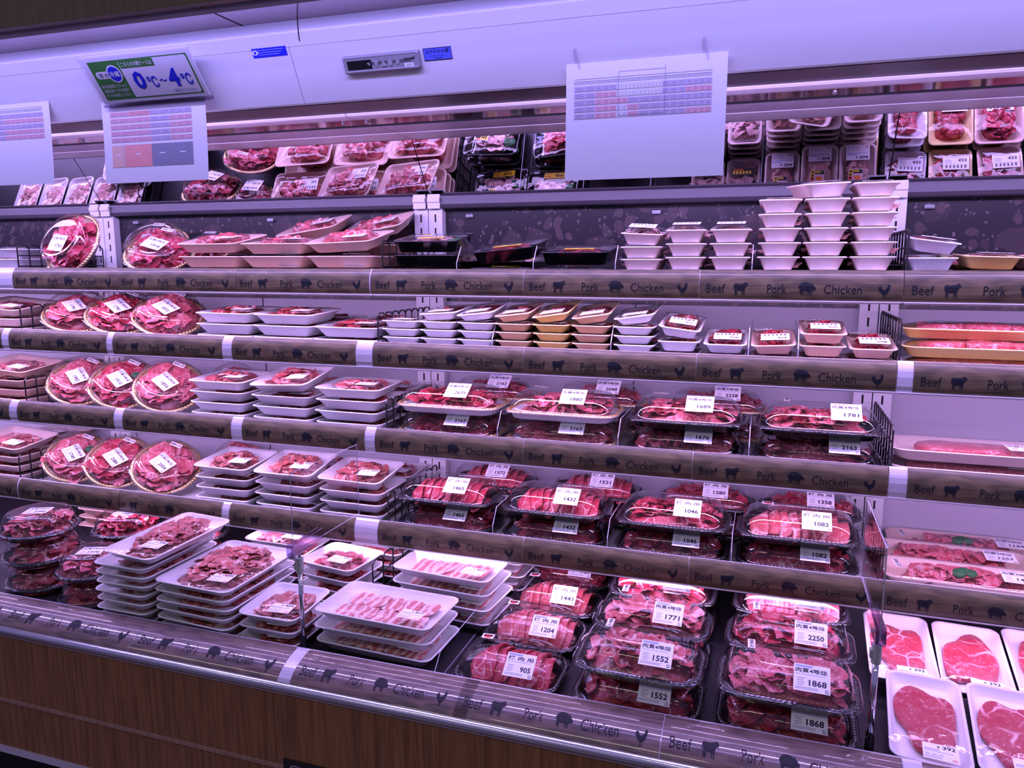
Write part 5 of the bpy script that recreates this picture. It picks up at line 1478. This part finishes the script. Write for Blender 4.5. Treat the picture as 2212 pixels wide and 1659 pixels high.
# temperature controller
ct = empty('temperature_controller', on_face(-0.773, 1.8515, 0.0), FROT); tag(ct, 'grey temperature controller panel with dark display and small buttons on canopy', 'controller')
mb = MB(); mb.loft([rr(0.172 - 2 * o, 0.034 - 2 * o, 0.003, z) for o, z in ((0, 0.0004), (0, 0.007), (0.003, 0.010), (0.004, 0.010), (0.005, 0.0092), (0.02, 0.0092))]); ob('housing', mb.mesh('housing', M['ctrl_grey']), ct)
mb = MB(); mb.box(-0.076, -0.021, -0.009, 0.008, 0.0094, 0.0100); ob('display', mb.mesh('display', M['black_plastic']), ct)
for k, x in enumerate((-0.010, 0.006, 0.021, 0.038)):
    mb = MB()
    if k < 2:
        s = -1 if k == 0 else 1
        tri = [(x - 0.0062, -0.006 * s - 0.001), (x + 0.0062, -0.006 * s - 0.001), (x, 0.007 * s - 0.001)]
        if s < 0: tri = tri[::-1]
        mb.loft([[(a, b, z) for a, b in tri] for z in (0.0092, 0.0104)])
    else:
        mb.loft([rr(0.010 if k == 2 else 0.008, 0.011 if k == 2 else 0.008, 0.004, z) for z in (0.0092, 0.0104)])
        mb.v = [(a + x, b - 0.001, c) for a, b, c in mb.v]
    ob('button', mb.mesh('button', M['grey_plastic']), ct)
mb = MB(); f3 = lambda u, v: (u, v, 0.0098)
put_text(mb, 'GALILEI', 0.052, 0.002, 0.0036, f3, 0, width=0.024)
put_text(mb, '℃', -0.030, -0.003, 0.005, lambda u, v: (u, v, 0.0104), 1, width=0.006)
ob('print', mb.mesh('controller_print', [M['black_ink'], M['white_ink']]), ct)
mb = MB(); mb.box(0.052, 0.072, -0.012, -0.0045, 0.0093, 0.0096); nl = ob('number_label', mb.mesh('number_label', M['paper']), ct)
mb = MB(); put_text(mb, '2-11', 0.062, -0.0105, 0.0045, lambda u, v: (u, v, 0.0099), 0, anchor='c'); ob('print', mb.mesh('number_print', M['black_ink']), nl)


# printed schedule sheets hanging from the canopy
def sheet(label, X0, X1, ztop, h, cells, curl=0.004):
    root = empty('schedule_sheet', (X0, 1.4845, ztop)); tag(root, label, 'paper sheet', 'printed sheets taped to the canopy')
    w = X1 - X0
    nx, nz = 8, 8
    def f(u, v, o=0.0):   # v downwards
        return (u, -o - curl * (v / h) ** 3, -v)
    mb = MB()
    for s, m_ in ((0.0, 0),):
        vs = [f(w * i / nx, h * j / nz) for i in range(nx + 1) for j in range(nz + 1)]
        mb.add(vs, [(i * (nz + 1) + j, i * (nz + 1) + j + 1, (i + 1) * (nz + 1) + j + 1, (i + 1) * (nz + 1) + j) for i in range(nx) for j in range(nz)])
    ob('paper', mb.mesh('paper', M['sheet'], True), root)
    mb = MB()
    def R(a, b, c, d, m_, o=0.0006):
        mb.add([f(a, d, o), f(c, d, o), f(c, b, o), f(a, b, o)], [(0, 1, 2, 3)], m_)
    cells(R, w, h)
    ob('print', mb.mesh('sheet_print', [M['slate_ink'], M['pink_ink'], M['lilac_ink'], M['salmon_ink'], M['sheet'], M['peach_ink']]), root)
    for k, (tx, rz_) in enumerate(((0.02, 0.75), (w - 0.04, 0.8))):
        b = MB(); b.box(-0.007, 0.007, -0.018, 0.020, -0.0002, 0.0002)
        o = ob('clear_tape', b.mesh('clear_tape', M['tape']), root, (tx, -0.0022, 0.006), (math.radians(90) + SL * 0.6, 0, -rz_))
    return root


M['tape'] = clear('clear_tape', (0.93, 0.92, 0.95), 0.2, 1.4, bump=0.3, bscale=80, gain=0.8)
M['peach_ink'] = plain('peach_ink', (0.80, 0.50, 0.42), 0.6)


def table(R, x0, x1, y0, rowh, gap, rows, plan, hdr=True):
    if hdr:
        R(x0, y0 - 0.013, x1, y0 - 0.0124, 0); R(x0, y0 - 0.009, x1, y0 - 0.0084, 0); R(x0, y0 - 0.0045, x1, y0 - 0.004, 0)
        for k in range(60):
            xx = x0 + (x1 - x0) * k / 60
            R(xx, y0 - 0.0075, xx + 0.0016, y0 - 0.0055, 0)
    for r in range(rows):
        y = y0 + r * (rowh + gap)
        R(x0, y, x1, y + rowh, 0, 0.0005)
        for (a, b, n, c) in plan(r):
            for k in range(n):
                xa = x0 + (x1 - x0) * (a + (b - a) * k / n); xb = x0 + (x1 - x0) * (a + (b - a) * (k + 1) / n)
                R(xa + 0.0002, y + 0.0003, xb - 0.0002, y + rowh - 0.0003, c, 0.0007)
                for q in range(3):
                    R(xa + 0.002, y + rowh * (0.22 + 0.26 * q), xb - 0.002, y + rowh * (0.30 + 0.26 * q), 0, 0.0009)


def cells_a(R, w, h):
    def plan(r):
        p = [(0, 0.16, 2, 2), (0.16, 0.32, 3, 2 if r == 0 else 1)]
        if r < 2: p += [(0.32, 0.65, 12, 4)]
        elif r == 2: p += [(0.32, 0.40, 2, 1), (0.40, 0.65, 3, 2)]
        else: p += [(0.32, 0.40, 2, 4), (0.40, 0.48, 1, 1), (0.48, 0.65, 2, 2)]
        p += [(0.65, 0.82, 3, 2), (0.82, 1.0, 4, 1 if r in (1, 4) else 2)]
        return p
    table(R, 0.016, w - 0.026, 0.042, 0.0098, 0.0026, 5, plan)
    for q in ((0.10, 0.020, 0.1006, 0.098), (0.186, 0.013, 0.1866, 0.098), (0.10, 0.098, 0.1866, 0.0986), (0.10, 0.0195, 0.1866, 0.0201)):
        R(*q, 0, 0.0011)


def cells_b(R, w, h):
    def plan(r):
        return [(0, 0.24, 2, 1), (0.24, 0.50, 3, 3 if r == 0 else 1), (0.50, 0.74, 2, 2), (0.74, 1.0, 3, 2 if r == 0 else 1)]
    table(R, 0.024, w - 0.040, 0.025, 0.0105, 0.0040, 5, plan, hdr=False)
    R(0.022, 0.010, w - 0.05, 0.0118, 2)
    y = 0.100
    for a, b, c in ((0.0, 0.15, 5), (0.16, 0.50, 3), (0.505, 0.755, 0), (0.76, 1.0, 0)):
        R(0.024 + (w - 0.064) * a, y, 0.024 + (w - 0.064) * b, y + 0.050, c, 0.0007)
        R(0.024 + (w - 0.064) * ((a + b) / 2) - 0.008, y + 0.02, 0.024 + (w - 0.064) * ((a + b) / 2) + 0.008, y + 0.0225, 4, 0.0009)


def cells_c(R, w, h):
    table(R, 0.02, w - 0.022, 0.046, 0.0098, 0.0030, 5, lambda r: [(0, 0.5, 6, 2), (0.5, 1.0, 7, 1 if r in (1, 3, 4) else 2)])


sheet('blank-bottomed schedule sheet with one printed table, taped at the canopy middle', -0.390, -0.0945, 1.8185, 0.214, cells_a)
sheet('schedule sheet with red and grey blocks hanging below the temperature sign', -1.519, -1.222, 1.820, 0.186, cells_b)
sheet('schedule sheet cut by the picture edge, left of the temperature sign', -1.975, -1.680, 1.856, 0.216, cells_c)

# temperature sign, a printed card in a clear holder that leans out from the canopy
sg_w, sg_h = 0.298, 0.108
ang = math.atan2(1.470 - 1.405, 1.899 - 1.8125)
sg = empty('temperature_sign', (-1.347, 1.4400, 1.8560), (math.radians(90) + ang, 0, 0)); tag(sg, 'green and white temperature sign with large blue numerals in clear holder', 'sign')
mb = MB(); mb.box(-sg_w / 2, sg_w / 2, -sg_h / 2, sg_h / 2, -0.0025, -0.0005); ob('card', mb.mesh('card', M['sheet']), sg)
mb = MB(); mb.box(-sg_w / 2 - 0.003, sg_w / 2 + 0.003, -sg_h / 2 - 0.003, sg_h / 2 + 0.001, 0.0022, 0.003); mb.box(-sg_w / 2 - 0.003, sg_w / 2 + 0.003, -sg_h / 2 - 0.004, -sg_h / 2 - 0.002, -0.006, 0.003); ob('holder', mb.mesh('holder', M['acrylic']), sg)
mb = MB(); mb.box(-sg_w / 2 - 0.003, sg_w / 2 + 0.003, -sg_h / 2 - 0.008, -sg_h / 2 - 0.004, -0.007, 0.003); ob('holder_foot', mb.mesh('holder_foot', M['clamp']), sg)
mb = MB()
g = lambda z: (lambda u, v: (u, v, z))
A, B, Cc, Dd = g(0.0000), g(0.0004), g(0.0008), g(0.0012)
rect(mb, -0.134, -0.046, 0.138, 0.042, A, 0)
def rrect(x0, y0, x1, y1, r, f, m_):
    mb.poly([(p[0] + (x0 + x1) / 2, p[1] + (y0 + y1) / 2) for p in rr(x1 - x0, y1 - y0, r, 0, 4)], lambda x, y: f(x, y), m_)
rrect(-0.050, -0.0435, 0.1345, 0.0395, 0.005, B, 1)
rrect(-0.048, 0.0225, 0.046, 0.0395, 0.002, Cc, 0)
put_text(mb, 'こちら', -0.043, 0.0255, 0.0105, Dd, 1, width=0.084)
put_text(mb, '0', -0.030, -0.027, 0.041, Dd, 2, width=0.030)
put_text(mb, '℃', 0.006, -0.025, 0.0255, Dd, 2, width=0.027)
put_text(mb, '〜', 0.038, -0.014, 0.0065, Dd, 2, width=0.020)
put_text(mb, '4', 0.064, -0.027, 0.041, Dd, 2, width=0.029)
put_text(mb, '℃', 0.098, -0.025, 0.0255, Dd, 2, width=0.027)
put_text(mb, 'で管理', 0.060, -0.0405, 0.0085, Dd, 3, width=0.066)
rrect(-0.126, 0.003, -0.080, 0.0195, 0.007, B, 1)
put_text(mb, '精肉', -0.119, 0.0055, 0.0110, Cc, 3, width=0.028)
for rad_, m_, f_ in ((0.0200, 1, Cc), (0.0165, 2, Dd)):
    mb.poly([(-0.073 + rad_ * math.cos(t), 0.0125 + rad_ * math.sin(t)) for t in np.linspace(0, 2 * PI, 32, endpoint=False)], lambda x, y: f_(x, y), m_)
put_text(mb, '冷蔵', -0.073, 0.0055, 0.0130, g(0.0016), 1, anchor='c', width=0.029)
for k, t in enumerate(('集中', '温度', 'デジ')):
    put_text(mb, t, -0.128, -0.0185 - 0.0105 * k, 0.0078, B, 1, width=0.072)
ob('print', mb.mesh('sign_print', [M['green_ink'], M['white_ink'], M['blueink'], M['slate_ink']]), sg)

# small things on the rear wall of the right bay
hk = empty('wall_hook', (0.41, BACK - 0.0005, 0.935)); tag(hk, 'white double wall hook plate above the peach trays, right bay', 'hook')
mb = MB(); mb.box(-0.045, 0.045, -0.004, 0, -0.02, 0.018); ob('hook_plate', mb.mesh('hook_plate', M['metal_white']), hk)
for s in (-1, 1):
    mb = MB(); mb.bar((s * 0.028, -0.003, 0.004), (s * 0.028, -0.018, 0.002), 0.002); mb.bar((s * 0.028, -0.018, 0.002), (s * 0.020, -0.020, 0.010), 0.002); ob('hook', mb.mesh('hook', M['steel']), hk)
